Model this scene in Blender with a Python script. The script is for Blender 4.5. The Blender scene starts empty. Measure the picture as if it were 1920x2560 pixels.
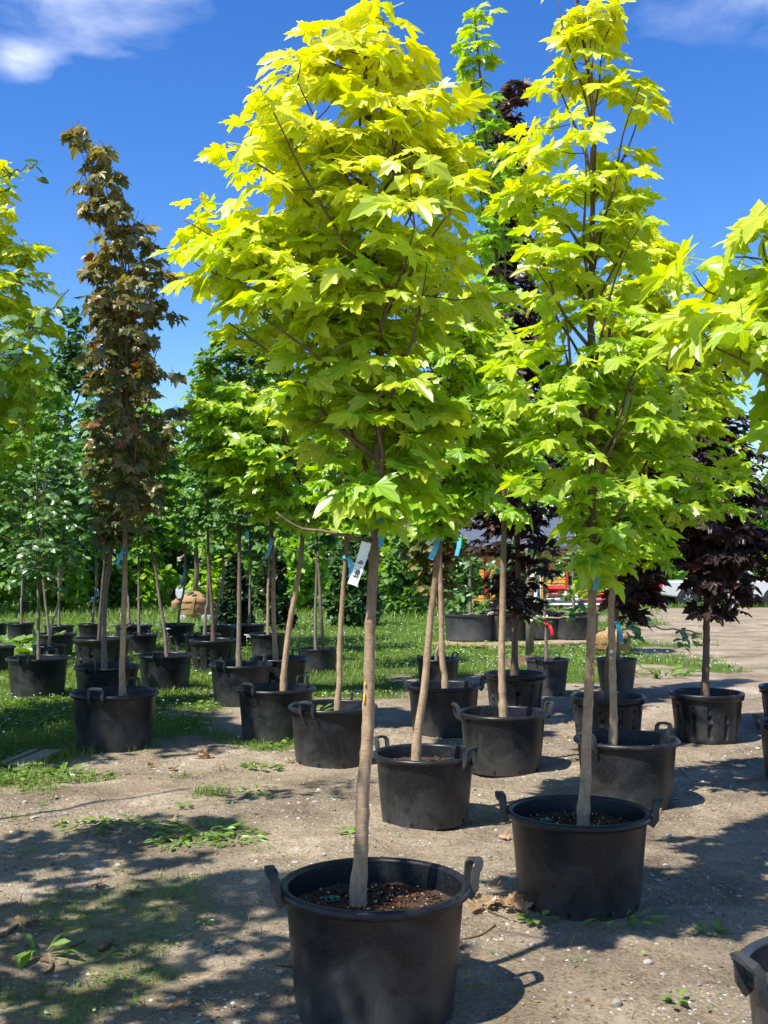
import bpy, bmesh, math, random
import numpy as np
from mathutils import Vector, Matrix
R = math.radians
sc = bpy.context.scene
COL = sc.collection

# ------------------------------------------------------------------ camera
F, CX, CY, HOR = 2800.0, 960.0, 1280.0, 1383.0          # photo pixels (1920 x 2560)
CAMZ = 1.55
PITCH = math.atan((HOR - CY) / F)
cam_d = bpy.data.cameras.new('camera'); cam = bpy.data.objects.new('camera', cam_d); COL.objects.link(cam)
cam_d.sensor_fit = 'VERTICAL'; cam_d.sensor_height = 36.0; cam_d.lens = F / 2560.0 * 36.0
cam_d.clip_start = 0.05; cam_d.clip_end = 3000
cam.location = (0, 0, CAMZ); cam.rotation_euler = (math.pi / 2 + PITCH, 0, 0)
sc.camera = cam

# ------------------------------------------------------------------ sun, sky, exposure
SUNV = Vector((-0.50, -0.44, 1.0)).normalized()          # towards the sun
sun_el = math.asin(SUNV.z); sun_az = math.atan2(SUNV.x, SUNV.y)
sd = bpy.data.lights.new('sun', 'SUN'); so = bpy.data.objects.new('sun', sd); COL.objects.link(so)
sd.energy = 4.9; sd.angle = R(0.8); sd.color = (1.0, 0.955, 0.88)
so.rotation_euler = (-SUNV).to_track_quat('-Z', 'Y').to_euler(); so.location = (-20, -18, 40)

world = bpy.data.worlds.new('World'); sc.world = world; world.use_nodes = True
nt = world.node_tree; nt.nodes.clear(); N = nt.nodes.new; L = nt.links.new
wout = N('ShaderNodeOutputWorld'); bg = N('ShaderNodeBackground'); bgc = N('ShaderNodeBackground'); mixw = N('ShaderNodeMixShader')
sky = N('ShaderNodeTexSky'); sky.sky_type = 'NISHITA'; sky.sun_disc = False
sky.sun_elevation = sun_el; sky.sun_rotation = sun_az; sky.air_density = 1.0; sky.dust_density = 0.1; sky.ozone_density = 4.0
hs = N('ShaderNodeHueSaturation'); hs.inputs['Saturation'].default_value = 1.31; hs.inputs['Hue'].default_value = 0.513
L(sky.outputs[0], hs.inputs['Color']); L(hs.outputs[0], bg.inputs[0]); bg.inputs[1].default_value = 0.12
bgc.inputs[0].default_value = (0.83, 0.87, 1.0, 1); bgc.inputs[1].default_value = 0.92
tc = N('ShaderNodeTexCoord')
def wmath(op, a, b=None, clamp=False):
    m = N('ShaderNodeMath'); m.operation = op; m.use_clamp = clamp
    for i, v in enumerate((a, b)):
        if v is None: continue
        if isinstance(v, (int, float)): m.inputs[i].default_value = v
        else: L(v, m.inputs[i])
    return m.outputs[0]
mapw = N('ShaderNodeMapping'); mapw.inputs['Scale'].default_value = (3.2, 3.2, 9.0); mapw.inputs['Rotation'].default_value = (0, R(-14), 0)
L(tc.outputs['Generated'], mapw.inputs[0])
nz = N('ShaderNodeTexNoise'); nz.inputs['Scale'].default_value = 2.6; nz.inputs['Detail'].default_value = 7; nz.inputs['Roughness'].default_value = 0.58; nz.inputs['Distortion'].default_value = 0.5
L(mapw.outputs[0], nz.inputs['Vector'])
nz2 = N('ShaderNodeTexNoise'); nz2.inputs['Scale'].default_value = 2.2; nz2.inputs['Detail'].default_value = 5; nz2.inputs['Roughness'].default_value = 0.55
L(mapw.outputs[0], nz2.inputs['Vector'])
def pxdir(px, py):
    u, v = (px - CX) / F, (CY - py) / F
    d = Vector((u, math.cos(PITCH) - v * math.sin(PITCH), math.sin(PITCH) + v * math.cos(PITCH)))
    return d
CLOUDS = [(pxdir(110, -70), .125, .85), (pxdir(330, -10), .07, .65), (pxdir(40, 135), .035, .6), (pxdir(1990, -110), .13, .5), (pxdir(1850, 20), .07, .32),
          (Vector((-.9, .5, .6)), .5, .8), (Vector((.95, .3, .55)), .5, .8),
          (Vector((.2, -1, .6)), .6, .8), (Vector((-.6, -.8, .5)), .4, .7)]
acc = None
for cd, rad, amt in CLOUDS:
    cd = cd.normalized()
    sub = N('ShaderNodeVectorMath'); sub.operation = 'SUBTRACT'; L(tc.outputs['Generated'], sub.inputs[0]); sub.inputs[1].default_value = cd
    mul = N('ShaderNodeVectorMath'); mul.operation = 'MULTIPLY'; L(sub.outputs[0], mul.inputs[0]); mul.inputs[1].default_value = (1, 1, 1.9)
    ln = N('ShaderNodeVectorMath'); ln.operation = 'LENGTH'; L(mul.outputs[0], ln.inputs[0])
    f = wmath('SUBTRACT', 1.0, wmath('DIVIDE', ln.outputs['Value'], rad))
    f = wmath('ADD', f, wmath('MULTIPLY', wmath('SUBTRACT', nz2.outputs['Fac'], 0.52), 2.4), True)
    f = wmath('MULTIPLY', f, amt)
    acc = f if acc is None else wmath('MAXIMUM', acc, f)
wisp = wmath('MULTIPLY', wmath('SUBTRACT', nz.outputs['Fac'], 0.34), 3.4, True)
cm = wmath('MULTIPLY', acc, wisp, True)
L(cm, mixw.inputs[0]); L(bg.outputs[0], mixw.inputs[1]); L(bgc.outputs[0], mixw.inputs[2]); L(mixw.outputs[0], wout.inputs[0])

sc.view_settings.view_transform = 'Standard'; sc.view_settings.look = 'None'
sc.view_settings.gamma = 1.0; sc.view_settings.use_curve_mapping = False; sc.view_settings.exposure = 0.78
sc.cycles.max_bounces = 8; sc.cycles.diffuse_bounces = 6; sc.cycles.glossy_bounces = 2; sc.cycles.transmission_bounces = 4
sc.cycles.use_denoising = True; sc.cycles.use_adaptive_sampling = True; sc.cycles.adaptive_threshold = 0.02

# ------------------------------------------------------------------ helpers
rng = np.random.default_rng(7); random.seed(7)
def sm(x, a, b):
    t = np.clip((x - a) / (b - a), 0, 1); return t * t * (3 - 2 * t)
def gz(x, y):
    y = np.asarray(y, float); x = np.asarray(x, float)
    t = np.clip((y - 18) / 43.0, 0, 1)
    z = -1.29 * (t * t * (1.6 - 0.6 * t))
    near = 1 - sm(y, 9, 16)
    z = z + near * (0.008 * np.sin(x * 2.1 + y * 1.3) + 0.006 * np.sin(x * 4.7 - y * 3.9 + 1) + .004 * np.sin(x * 9 + y * 7))
    return z
def g1(x, y): return float(gz(x, y))
def pt(px, py, d):                      # point at world depth y = d on the pixel's ray
    v = pxdir(px, py); return Vector((0, 0, CAMZ)) + v * (d / v.y)
def on_ground(px, py):
    v = pxdir(px, py); lo, hi = 1.0, 120.0
    for _ in range(60):
        m = (lo + hi) / 2; p = Vector((0, 0, CAMZ)) + v * (m / v.y)
        if p.z > g1(p.x, p.y): lo = m
        else: hi = m
    return Vector((0, 0, CAMZ)) + v * (lo / v.y)
def vnoise(x, y, s, seed=0):            # smooth value noise in numpy
    x = np.asarray(x, float) * s + seed * 17.3; y = np.asarray(y, float) * s - seed * 9.1
    xi, yi = np.floor(x).astype(np.int64), np.floor(y).astype(np.int64); fx, fy = x - xi, y - yi
    fx = fx * fx * (3 - 2 * fx); fy = fy * fy * (3 - 2 * fy)
    def h(a, b):
        n = (a * 374761393 + b * 668265263 + seed * 1442695) & 0x7fffffff
        n = ((n ^ (n >> 13)) * 1274126177) & 0x7fffffff
        return ((n ^ (n >> 16)) & 0xffff) / 65535.0
    return (h(xi, yi) * (1 - fx) + h(xi + 1, yi) * fx) * (1 - fy) + (h(xi, yi + 1) * (1 - fx) + h(xi + 1, yi + 1) * fx) * fy

def mesh_np(name, V, Fc, smooth=False, tint=None, vein=None):
    """V (n,3), Fc list of arrays of equal-length faces or an (m,k) array"""
    me = bpy.data.meshes.new(name)
    V = np.asarray(V, np.float32); Fc = np.asarray(Fc, np.int32)
    n, k = Fc.shape
    me.vertices.add(len(V)); me.vertices.foreach_set('co', V.ravel())
    me.loops.add(n * k); me.loops.foreach_set('vertex_index', Fc.ravel())
    me.polygons.add(n); me.polygons.foreach_set('loop_start', np.arange(0, n * k, k, dtype=np.int32))
    me.polygons.foreach_set('use_smooth', np.full(n, smooth, dtype=bool))
    if tint is not None:
        a = me.attributes.new('tint', 'FLOAT', 'POINT'); a.data.foreach_set('value', np.asarray(tint, np.float32))
    if vein is not None:
        a = me.attributes.new('vein', 'FLOAT', 'POINT'); a.data.foreach_set('value', np.asarray(vein, np.float32))
    me.update(calc_edges=True); me.validate()
    return me
def mesh_py(name, V, Fc, smooth=False):
    me = bpy.data.meshes.new(name); me.from_pydata([tuple(v) for v in V], [], Fc)
    if smooth: me.polygons.foreach_set('use_smooth', [True] * len(me.polygons))
    me.update(); return me
def obj(name, me, mat=None, parent=None, loc=(0, 0, 0), rot=None, scale=None):
    o = bpy.data.objects.new(name, me)
    if mat is not None and me is not None and len(me.materials) == 0: me.materials.append(mat)
    o.location = loc
    if rot is not None: o.rotation_euler = rot
    if scale is not None: o.scale = scale if hasattr(scale, '__len__') else (scale,) * 3
    if parent is not None: o.parent = parent
    COL.objects.link(o); return o
def tag(o, label, cat, group=None):
    o['label'] = label; o['category'] = cat
    if group: o['group'] = group
    return o
def thing(name, label, cat, loc=(0, 0, 0), rz=0, group=None):
    o = obj(name, None, None, None, loc, (0, 0, rz)); o.empty_display_size = .1
    return tag(o, label, cat, group)
def structure(o): o['kind'] = 'structure'; return o
def stuff(o): o['kind'] = 'stuff'; return o

class MB:                                # small mesh collector
    def __init__(s): s.V = []; s.F = []
    def add(s, V, Fc):
        b = len(s.V); s.V += [tuple(v) for v in V]; s.F += [[i + b for i in f] for f in Fc]
    def box(s, c, d, M=None):
        cx, cy, cz = c; x, y, z = d[0] / 2, d[1] / 2, d[2] / 2
        V = [Vector((cx + i * x, cy + j * y, cz + k * z)) for k in (-1, 1) for j in (-1, 1) for i in (-1, 1)]
        if M: V = [M @ v for v in V]
        s.add(V, [[0, 2, 3, 1], [4, 5, 7, 6], [0, 1, 5, 4], [2, 6, 7, 3], [0, 4, 6, 2], [1, 3, 7, 5]])
    def tube(s, path, rad, n=8, cap=True, squash=1.0):
        path = [Vector(p) for p in path]; m = len(path)
        if not hasattr(rad, '__len__'): rad = [rad] * m
        up = Vector((0, 0, 1)); prev = None; b = len(s.V)
        for i, p in enumerate(path):
            t = (path[min(i + 1, m - 1)] - path[max(i - 1, 0)]).normalized()
            a = prev if prev is not None else (Vector((1, 0, 0)) if abs(t.x) < .9 else up)
            a = (a - t * a.dot(t)).normalized(); prev = a; c = t.cross(a)
            for k in range(n):
                th = 2 * math.pi * k / n
                s.V.append(tuple(p + (a * math.cos(th) + c * math.sin(th) * squash) * rad[i]))
        for i in range(m - 1):
            for k in range(n):
                k2 = (k + 1) % n
                s.F.append([b + i * n + k, b + i * n + k2, b + (i + 1) * n + k2, b + (i + 1) * n + k])
        if cap:
            s.F.append([b + k for k in range(n)][::-1]); s.F.append([b + (m - 1) * n + k for k in range(n)])
    def lathe(s, prof, n=48, mod=None, close=False):
        b = len(s.V); m = len(prof)
        for i, (r, z) in enumerate(prof):
            for k in range(n):
                th = 2 * math.pi * k / n; rr = r + (mod(i, k) if mod else 0)
                s.V.append((rr * math.cos(th), rr * math.sin(th), z))
        for i in range(m - 1 + (1 if close else 0)):
            for k in range(n):
                k2 = (k + 1) % n; i2 = (i + 1) % m
                s.F.append([b + i * n + k, b + i * n + k2, b + i2 * n + k2, b + i2 * n + k])
    def prism(s, poly, axis_pts):         # poly: list of (a,b) mapped by fn at two depths
        pass
    def mesh(s, name, smooth=False): return mesh_py(name, s.V, s.F, smooth)

def smooth_by_angle(me, ang=40):
    me.polygons.foreach_set('use_smooth', [True] * len(me.polygons))
    me.set_sharp_from_angle(angle=R(ang)); return me

# ------------------------------------------------------------------ materials
def newmat(name):
    m = bpy.data.materials.new(name); m.use_nodes = True; t = m.node_tree; t.nodes.clear()
    return m, t, t.nodes.new, t.links.new
def ramp(N_, stops, interp='LINEAR'):
    r = N_('ShaderNodeValToRGB'); r.color_ramp.interpolation = interp
    e = r.color_ramp.elements
    while len(e) < len(stops): e.new(0.5)
    for el, (p, c) in zip(e, stops): el.position = p; el.color = (*c, 1)
    return r
def simple(name, col, rough=.6, var=.12, scale=20, metallic=0, spec=.5, bump=0.0, emit=None):
    m, t, N_, L_ = newmat(name)
    o = N_('ShaderNodeOutputMaterial'); b = N_('ShaderNodeBsdfPrincipled'); L_(b.outputs[0], o.inputs[0])
    c = N_('ShaderNodeTexCoord'); n = N_('ShaderNodeTexNoise'); n.inputs['Scale'].default_value = scale; n.inputs['Detail'].default_value = 6
    L_(c.outputs['Object'], n.inputs['Vector'])
    r = ramp(N_, [(.25, [max(0, x * (1 - var * 2)) for x in col]), (.75, [min(1, x * (1 + var * 2)) for x in col])])
    L_(n.outputs['Fac'], r.inputs[0]); L_(r.outputs[0], b.inputs['Base Color'])
    b.inputs['Roughness'].default_value = rough; b.inputs['Metallic'].default_value = metallic; b.inputs['Specular IOR Level'].default_value = spec
    if bump:
        bp = N_('ShaderNodeBump'); bp.inputs['Strength'].default_value = bump; bp.inputs['Distance'].default_value = .01
        L_(n.outputs['Fac'], bp.inputs['Height']); L_(bp.outputs[0], b.inputs['Normal'])
    return m

def leafmat(name, low, high, spread=.25, trans=.42, gloss=.05, tcol=1.25, rough=.38, extra=None):
    """tint 0..1 picks low..high; random per leaf around it; 'extra' = (colour, share) of odd leaves"""
    m, t, N_, L_ = newmat(name)
    out = N_('ShaderNodeOutputMaterial'); oi = N_('ShaderNodeObjectInfo'); ge = N_('ShaderNodeNewGeometry'); at = N_('ShaderNodeAttribute'); at.attribute_name = 'tint'
    def mth(op, a, b, clamp=False):
        q = N_('ShaderNodeMath'); q.operation = op; q.use_clamp = clamp
        for i, v in enumerate((a, b)):
            if isinstance(v, (int, float)): q.inputs[i].default_value = v
            else: L_(v, q.inputs[i])
        return q.outputs[0]
    sep = N_('ShaderNodeSeparateColor'); L_(oi.outputs['Color'], sep.inputs[0])
    rnd = mth('FRACT', mth('ADD', oi.outputs['Random'], ge.outputs['Random Per Island']), 0)
    tint = mth('ADD', at.outputs['Fac'], sep.outputs[0])
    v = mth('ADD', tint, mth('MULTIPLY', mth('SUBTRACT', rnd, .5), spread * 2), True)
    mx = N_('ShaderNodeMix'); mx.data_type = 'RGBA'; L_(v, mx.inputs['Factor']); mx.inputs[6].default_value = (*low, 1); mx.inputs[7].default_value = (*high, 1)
    colr = mx.outputs[2]
    if extra:
        e = N_('ShaderNodeMix'); e.data_type = 'RGBA'
        r2 = mth('FRACT', mth('MULTIPLY', rnd, 7.31), 0)
        L_(mth('LESS_THAN', r2, extra[1]), e.inputs['Factor']); L_(colr, e.inputs[6]); e.inputs[7].default_value = (*extra[0], 1); colr = e.outputs[2]
    tcn = N_('ShaderNodeTexCoord'); nz_ = N_('ShaderNodeTexNoise'); nz_.inputs['Scale'].default_value = 40; L_(tcn.outputs['Object'], nz_.inputs['Vector'])
    br = N_('ShaderNodeHueSaturation'); L_(colr, br.inputs['Color']); L_(mth('ADD', mth('MULTIPLY', nz_.outputs['Fac'], .5), .75), br.inputs['Value']); colr = br.outputs[0]
    va = N_('ShaderNodeAttribute'); va.attribute_name = 'vein'
    vv = N_('ShaderNodeHueSaturation'); L_(colr, vv.inputs['Color']); L_(mth('ADD', mth('MULTIPLY', mth('POWER', va.outputs['Fac'], 14.0), .38), .93), vv.inputs['Value']); colr = vv.outputs[0]
    df = N_('ShaderNodeBsdfDiffuse'); L_(colr, df.inputs[0])
    tr = N_('ShaderNodeBsdfTranslucent'); th = N_('ShaderNodeHueSaturation'); L_(colr, th.inputs['Color']); th.inputs['Saturation'].default_value = 1.15; th.inputs['Value'].default_value = tcol; L_(th.outputs[0], tr.inputs[0])
    m1 = N_('ShaderNodeMixShader'); m1.inputs[0].default_value = trans; L_(df.outputs[0], m1.inputs[1]); L_(tr.outputs[0], m1.inputs[2])
    gl = N_('ShaderNodeBsdfGlossy'); gl.inputs['Roughness'].default_value = rough; gl.inputs[0].default_value = (1, 1, 1, 1)
    m2 = N_('ShaderNodeMixShader'); m2.inputs[0].default_value = gloss; L_(m1.outputs[0], m2.inputs[1]); L_(gl.outputs[0], m2.inputs[2])
    L_(m2.outputs[0], out.inputs[0]); return m

LM = {
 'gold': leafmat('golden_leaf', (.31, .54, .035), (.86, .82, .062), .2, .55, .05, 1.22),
 'limegreen': leafmat('lime_leaf', (.16, .36, .03), (.38, .54, .045), .3, .5, .03),
 'green': leafmat('green_leaf', (.07, .18, .025), (.19, .34, .045), .35, .42, .03, 1.25, .5),
 'bluegreen': leafmat('blue_green_leaf', (.045, .12, .028), (.10, .21, .045), .35, .38, .03, 1.25, .5),
 'bronze': leafmat('bronze_leaf', (.10, .13, .04), (.31, .25, .06), .5, .45, .045, 1.4, .4, ((.30, .10, .03), .06)),
 'purple': leafmat('purple_leaf', (.036, .023, .020), (.085, .052, .038), .5, .28, .04, 1.6, .4, ((.12, .035, .025), .05)),
 'apple': leafmat('apple_leaf', (.07, .17, .04), (.17, .31, .07), .35, .35, .07),
 'conifer': leafmat('conifer_leaf', (.018, .045, .014), (.05, .09, .022), .4, .2, .03),
 'spruce': leafmat('spruce_leaf', (.05, .085, .07), (.10, .15, .12), .4, .1, .03),
 'weed': leafmat('weed_leaf', (.10, .22, .03), (.24, .36, .06), .35, .35, .05),
 'grass': leafmat('grass_blade', (.085, .19, .022), (.23, .33, .055), .4, .38, .03),
 'dead': leafmat('dead_leaf', (.20, .11, .05), (.44, .28, .15), .45, .2, .03),
}

def bark(name, c1, c2, c3, young=False):
    m, t, N_, L_ = newmat(name)
    o = N_('ShaderNodeOutputMaterial'); b = N_('ShaderNodeBsdfPrincipled'); L_(b.outputs[0], o.inputs[0])
    c = N_('ShaderNodeTexCoord'); mp = N_('ShaderNodeMapping'); mp.inputs['Scale'].default_value = (14, 14, 5); L_(c.outputs['Object'], mp.inputs[0])
    n = N_('ShaderNodeTexNoise'); n.inputs['Scale'].default_value = 2.5; n.inputs['Detail'].default_value = 8; n.inputs['Roughness'].default_value = .65; L_(mp.outputs[0], n.inputs['Vector'])
    r = ramp(N_, [(.28, c1), (.5, c2), (.75, c3)]); L_(n.outputs['Fac'], r.inputs[0])
    mp2 = N_('ShaderNodeMapping'); mp2.inputs['Scale'].default_value = (30, 30, 160); L_(c.outputs['Object'], mp2.inputs[0])
    n2 = N_('ShaderNodeTexNoise'); n2.inputs['Scale'].default_value = 1; n2.inputs['Detail'].default_value = 3; L_(mp2.outputs[0], n2.inputs['Vector'])
    mx = N_('ShaderNodeMix'); mx.data_type = 'RGBA'; mx.blend_type = 'MULTIPLY'
    r2 = ramp(N_, [(.33, (.72, .68, .62)), (.5, (1, 1, 1))]); L_(n2.outputs['Fac'], r2.inputs[0])
    mx.inputs[0].default_value = .7; L_(r.outputs[0], mx.inputs[6]); L_(r2.outputs[0], mx.inputs[7]); L_(mx.outputs[2], b.inputs['Base Color'])
    bp = N_('ShaderNodeBump'); bp.inputs['Strength'].default_value = .35; bp.inputs['Distance'].default_value = .004; L_(n2.outputs['Fac'], bp.inputs['Height']); L_(bp.outputs[0], b.inputs['Normal'])
    if young:
        sz = N_('ShaderNodeSeparateXYZ'); L_(c.outputs['Object'], sz.inputs[0]); mr = N_('ShaderNodeMapRange'); mr.inputs['From Min'].default_value = .75; mr.inputs['From Max'].default_value = 1.35; L_(sz.outputs['Z'], mr.inputs['Value'])
        my = N_('ShaderNodeMix'); my.data_type = 'RGBA'; L_(mr.outputs[0], my.inputs[0]); L_(mx.outputs[2], my.inputs[6])
        ry = ramp(N_, [(.3, (.06, .042, .028)), (.7, (.15, .105, .068))]); L_(n.outputs['Fac'], ry.inputs[0]); L_(ry.outputs[0], my.inputs[7]); L_(my.outputs[2], b.inputs['Base Color'])
    b.inputs['Roughness'].default_value = .75; b.inputs['Specular IOR Level'].default_value = .3; return m
BK = {'tan': bark('tan_bark', (.22, .145, .085), (.38, .265, .165), (.50, .375, .245), True),
      'grey': bark('grey_bark', (.11, .09, .07), (.20, .165, .13), (.30, .255, .205), True),
      'brown': bark('brown_bark', (.07, .045, .03), (.13, .09, .06), (.20, .145, .10)),
      'twig': bark('twig_bark', (.07, .045, .028), (.14, .095, .055), (.22, .15, .085))}

def plastic(name, base, dust, amount):
    m, t, N_, L_ = newmat(name)
    o = N_('ShaderNodeOutputMaterial'); b = N_('ShaderNodeBsdfPrincipled'); L_(b.outputs[0], o.inputs[0])
    c = N_('ShaderNodeTexCoord'); oi = N_('ShaderNodeObjectInfo')
    va = N_('ShaderNodeVectorMath'); va.operation = 'ADD'; L_(c.outputs['Object'], va.inputs[0]); L_(oi.outputs['Location'], va.inputs[1])
    n = N_('ShaderNodeTexNoise'); n.inputs['Scale'].default_value = 3.5; n.inputs['Detail'].default_value = 9; n.inputs['Roughness'].default_value = .7; n.inputs['Distortion'].default_value = .6; L_(va.outputs[0], n.inputs['Vector'])
    sx = N_('ShaderNodeSeparateXYZ'); L_(c.outputs['Object'], sx.inputs[0])
    # splash dirt: more towards the foot of the pot
    mr = N_('ShaderNodeMapRange'); mr.inputs['From Min'].default_value = 0; mr.inputs['From Max'].default_value = .5; mr.inputs['To Min'].default_value = .20; mr.inputs['To Max'].default_value = -.06; L_(sx.outputs['Z'], mr.inputs['Value'])
    ad = N_('ShaderNodeMath'); ad.operation = 'ADD'; L_(n.outputs['Fac'], ad.inputs[0]); L_(mr.outputs[0], ad.inputs[1])
    r = ramp(N_, [(.46, (0, 0, 0)), (.80, (amount,) * 3)]); L_(ad.outputs[0], r.inputs[0])
    n3 = N_('ShaderNodeTexNoise'); n3.inputs['Scale'].default_value = 130; n3.inputs['Detail'].default_value = 2; L_(va.outputs[0], n3.inputs['Vector'])
    r3 = ramp(N_, [(.63, (0, 0, 0)), (.72, (.55,) * 3)]); L_(n3.outputs['Fac'], r3.inputs[0])
    mxx = N_('ShaderNodeMath'); mxx.operation = 'MAXIMUM'; L_(r.outputs[0], mxx.inputs[0]); L_(r3.outputs[0], mxx.inputs[1])
    # scratches: thin, slanted streaks
    mp = N_('ShaderNodeMapping'); mp.inputs['Scale'].default_value = (9, 9, 60); mp.inputs['Rotation'].default_value = (.5, .3, 0); L_(va.outputs[0], mp.inputs[0])
    n4 = N_('ShaderNodeTexNoise'); n4.inputs['Scale'].default_value = 1.2; n4.inputs['Detail'].default_value = 4; L_(mp.outputs[0], n4.inputs['Vector'])
    r4 = ramp(N_, [(.66, (0, 0, 0)), (.72, (.22,) * 3)]); L_(n4.outputs['Fac'], r4.inputs[0])
    mx2 = N_('ShaderNodeMath'); mx2.operation = 'MAXIMUM'; L_(mxx.outputs[0], mx2.inputs[0]); L_(r4.outputs[0], mx2.inputs[1])
    mx = N_('ShaderNodeMix'); mx.data_type = 'RGBA'; L_(mx2.outputs[0], mx.inputs[0]); mx.inputs[6].default_value = (*base, 1); mx.inputs[7].default_value = (*dust, 1)
    L_(mx.outputs[2], b.inputs['Base Color'])
    rr = N_('ShaderNodeMapRange'); rr.inputs['To Min'].default_value = .36; rr.inputs['To Max'].default_value = .8; L_(mx2.outputs[0], rr.inputs['Value']); L_(rr.outputs[0], b.inputs['Roughness'])
    bp = N_('ShaderNodeBump'); bp.inputs['Strength'].default_value = .12; bp.inputs['Distance'].default_value = .004; L_(n.outputs['Fac'], bp.inputs['Height']); L_(bp.outputs[0], b.inputs['Normal'])
    b.inputs['Specular IOR Level'].default_value = .34
    return m
POT = plastic('black_plastic', (.0075, .0085, .0105), (.13, .13, .125), .40)
POTG = plastic('greyed_plastic', (.03, .033, .037), (.17, .165, .155), .5)
HOLE = simple('hole_black', (.004, .004, .004), .9)
SOIL = simple('potting_soil', (.045, .026, .017), .95, .4, 60, bump=.8)
CHIP = leafmat('bark_chip', (.014, .008, .006), (.085, .042, .025), .5, .0, .01)
PELLET = simple('pellet', (.62, .48, .26), .6)
BLUE = simple('blue_tape', (.03, .30, .42), .35, .1)
BLUE2 = simple('bright_blue_tape', (.10, .46, .66), .35, .1)
RED = simple('red_tape', (.75, .03, .02), .4, .1)
PAPER = simple('white_tag', (.74, .77, .74), .55, .04)
INK = simple('black_ink', (.01, .01, .012), .6)
TEAL = simple('teal_crumb', (.03, .26, .20), .7)
WOOD = bark('weathered_wood', (.22, .15, .09), (.38, .28, .18), (.52, .42, .29))
BURLAP = simple('burlap', (.33, .20, .085), .95, .35, 45, bump=.6)
BURLAPD = simple('dark_burlap', (.20, .10, .045), .95, .35, 45, bump=.6)
CONC = simple('concrete', (.55, .55, .53), .85, .1, 25, bump=.2)
STONE = leafmat('stone', (.13, .11, .09), (.46, .43, .38), .5, 0, .01)

# ------------------------------------------------------------------ ground
GP = np.array([(-90, 6.9), (-3.2, 7.2), (-2.3, 7.9), (-1.6, 8.5), (-1.0, 9.7), (-.35, 11.6), (.9, 13.2), (1.9, 13.9), (2.7, 14.4), (4.0, 15.6), (4.3, 17.5), (4.6, 22), (6.2, 30), (9.5, 42), (30, 48), (90, 48), (200, 420), (-200, 420)], float)
def grass_sd(x, y):
    x = np.asarray(x, float); y = np.asarray(y, float); best = np.full(x.shape, 1e9); inside = np.zeros(x.shape, bool)
    n = len(GP)
    for i in range(n):
        a, b = GP[i], GP[(i + 1) % n]; e = b - a; t = np.clip(((x - a[0]) * e[0] + (y - a[1]) * e[1]) / (e @ e), 0, 1)
        best = np.minimum(best, np.hypot(x - a[0] - t * e[0], y - a[1] - t * e[1]))
        c = ((a[1] > y) != (b[1] > y)) & (x < (b[0] - a[0]) * (y - a[1]) / (b[1] - a[1] + 1e-12) + a[0]); inside ^= c
    return np.where(inside, best, -best)
def grass_amt(x, y):
    sdv = grass_sd(x, y)
    j = (vnoise(x, y, .8, 1) - .5) * 3.0 + (vnoise(x, y, 2.6, 2) - .5) * 1.8
    far = sm(y, 12, 30) * 1.4
    g = sm(sdv + j + far * .3, -.6, .9)
    patch = sm(vnoise(x, y, 1.3, 5) * .6 + vnoise(x, y, 4.2, 6) * .4, .53, .66)
    left = sm(-np.asarray(x), .1, 1.0) * (1 - sm(np.asarray(y), 7.5, 9)) * .64
    mid = (1 - sm(np.abs(np.asarray(x)), 1.0, 3)) * sm(np.asarray(y), 5, 7) * .22
    return np.maximum(g, patch * np.maximum(left, mid))
def axis(segs):
    out = []
    for a, b, st in segs: out += list(np.arange(a, b, st))
    return np.array(out + [segs[-1][1]])
gx = axis([(-600, -100, 100), (-100, -20, 10), (-20, -5, 1.0), (-5, 5, .09), (5, 20, 1.0), (20, 100, 10), (100, 600, 100)])
gy = axis([(-60, -10, 10), (-10, 2.5, 1.0), (2.5, 13, .09), (13, 24, .25), (24, 70, 1.5), (70, 200, 20), (200, 1500, 130)])
XX, YY = np.meshgrid(gx, gy)
ZZ = gz(XX, YY)
nearm = (np.abs(XX) < 5) & (YY > 2.5) & (YY < 13)
ZZ = ZZ + nearm * ((vnoise(XX, YY, 6, 3) - .5) * .016 + (vnoise(XX, YY, 2.2, 4) - .5) * .02) * (1 - sm(np.abs(XX), 4, 5)) * sm(YY, 2.5, 3) * (1 - sm(YY, 12, 13))
def ground_z(x, y):
    x = np.asarray(x, float); y = np.asarray(y, float)
    return gz(x, y) + ((vnoise(x, y, 6, 3) - .5) * .016 + (vnoise(x, y, 2.2, 4) - .5) * .02) * (1 - sm(np.abs(x), 4, 5)) * sm(y, 2.5, 3) * (1 - sm(y, 12, 13))
ny, nx = XX.shape
idx = np.arange(ny * nx).reshape(ny, nx)
FC = np.stack([idx[:-1, :-1], idx[:-1, 1:], idx[1:, 1:], idx[1:, :-1]], -1).reshape(-1, 4)
gme = mesh_np('ground', np.stack([XX, YY, ZZ], -1).reshape(-1, 3), FC, True, grass_amt(XX, YY).ravel())
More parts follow.
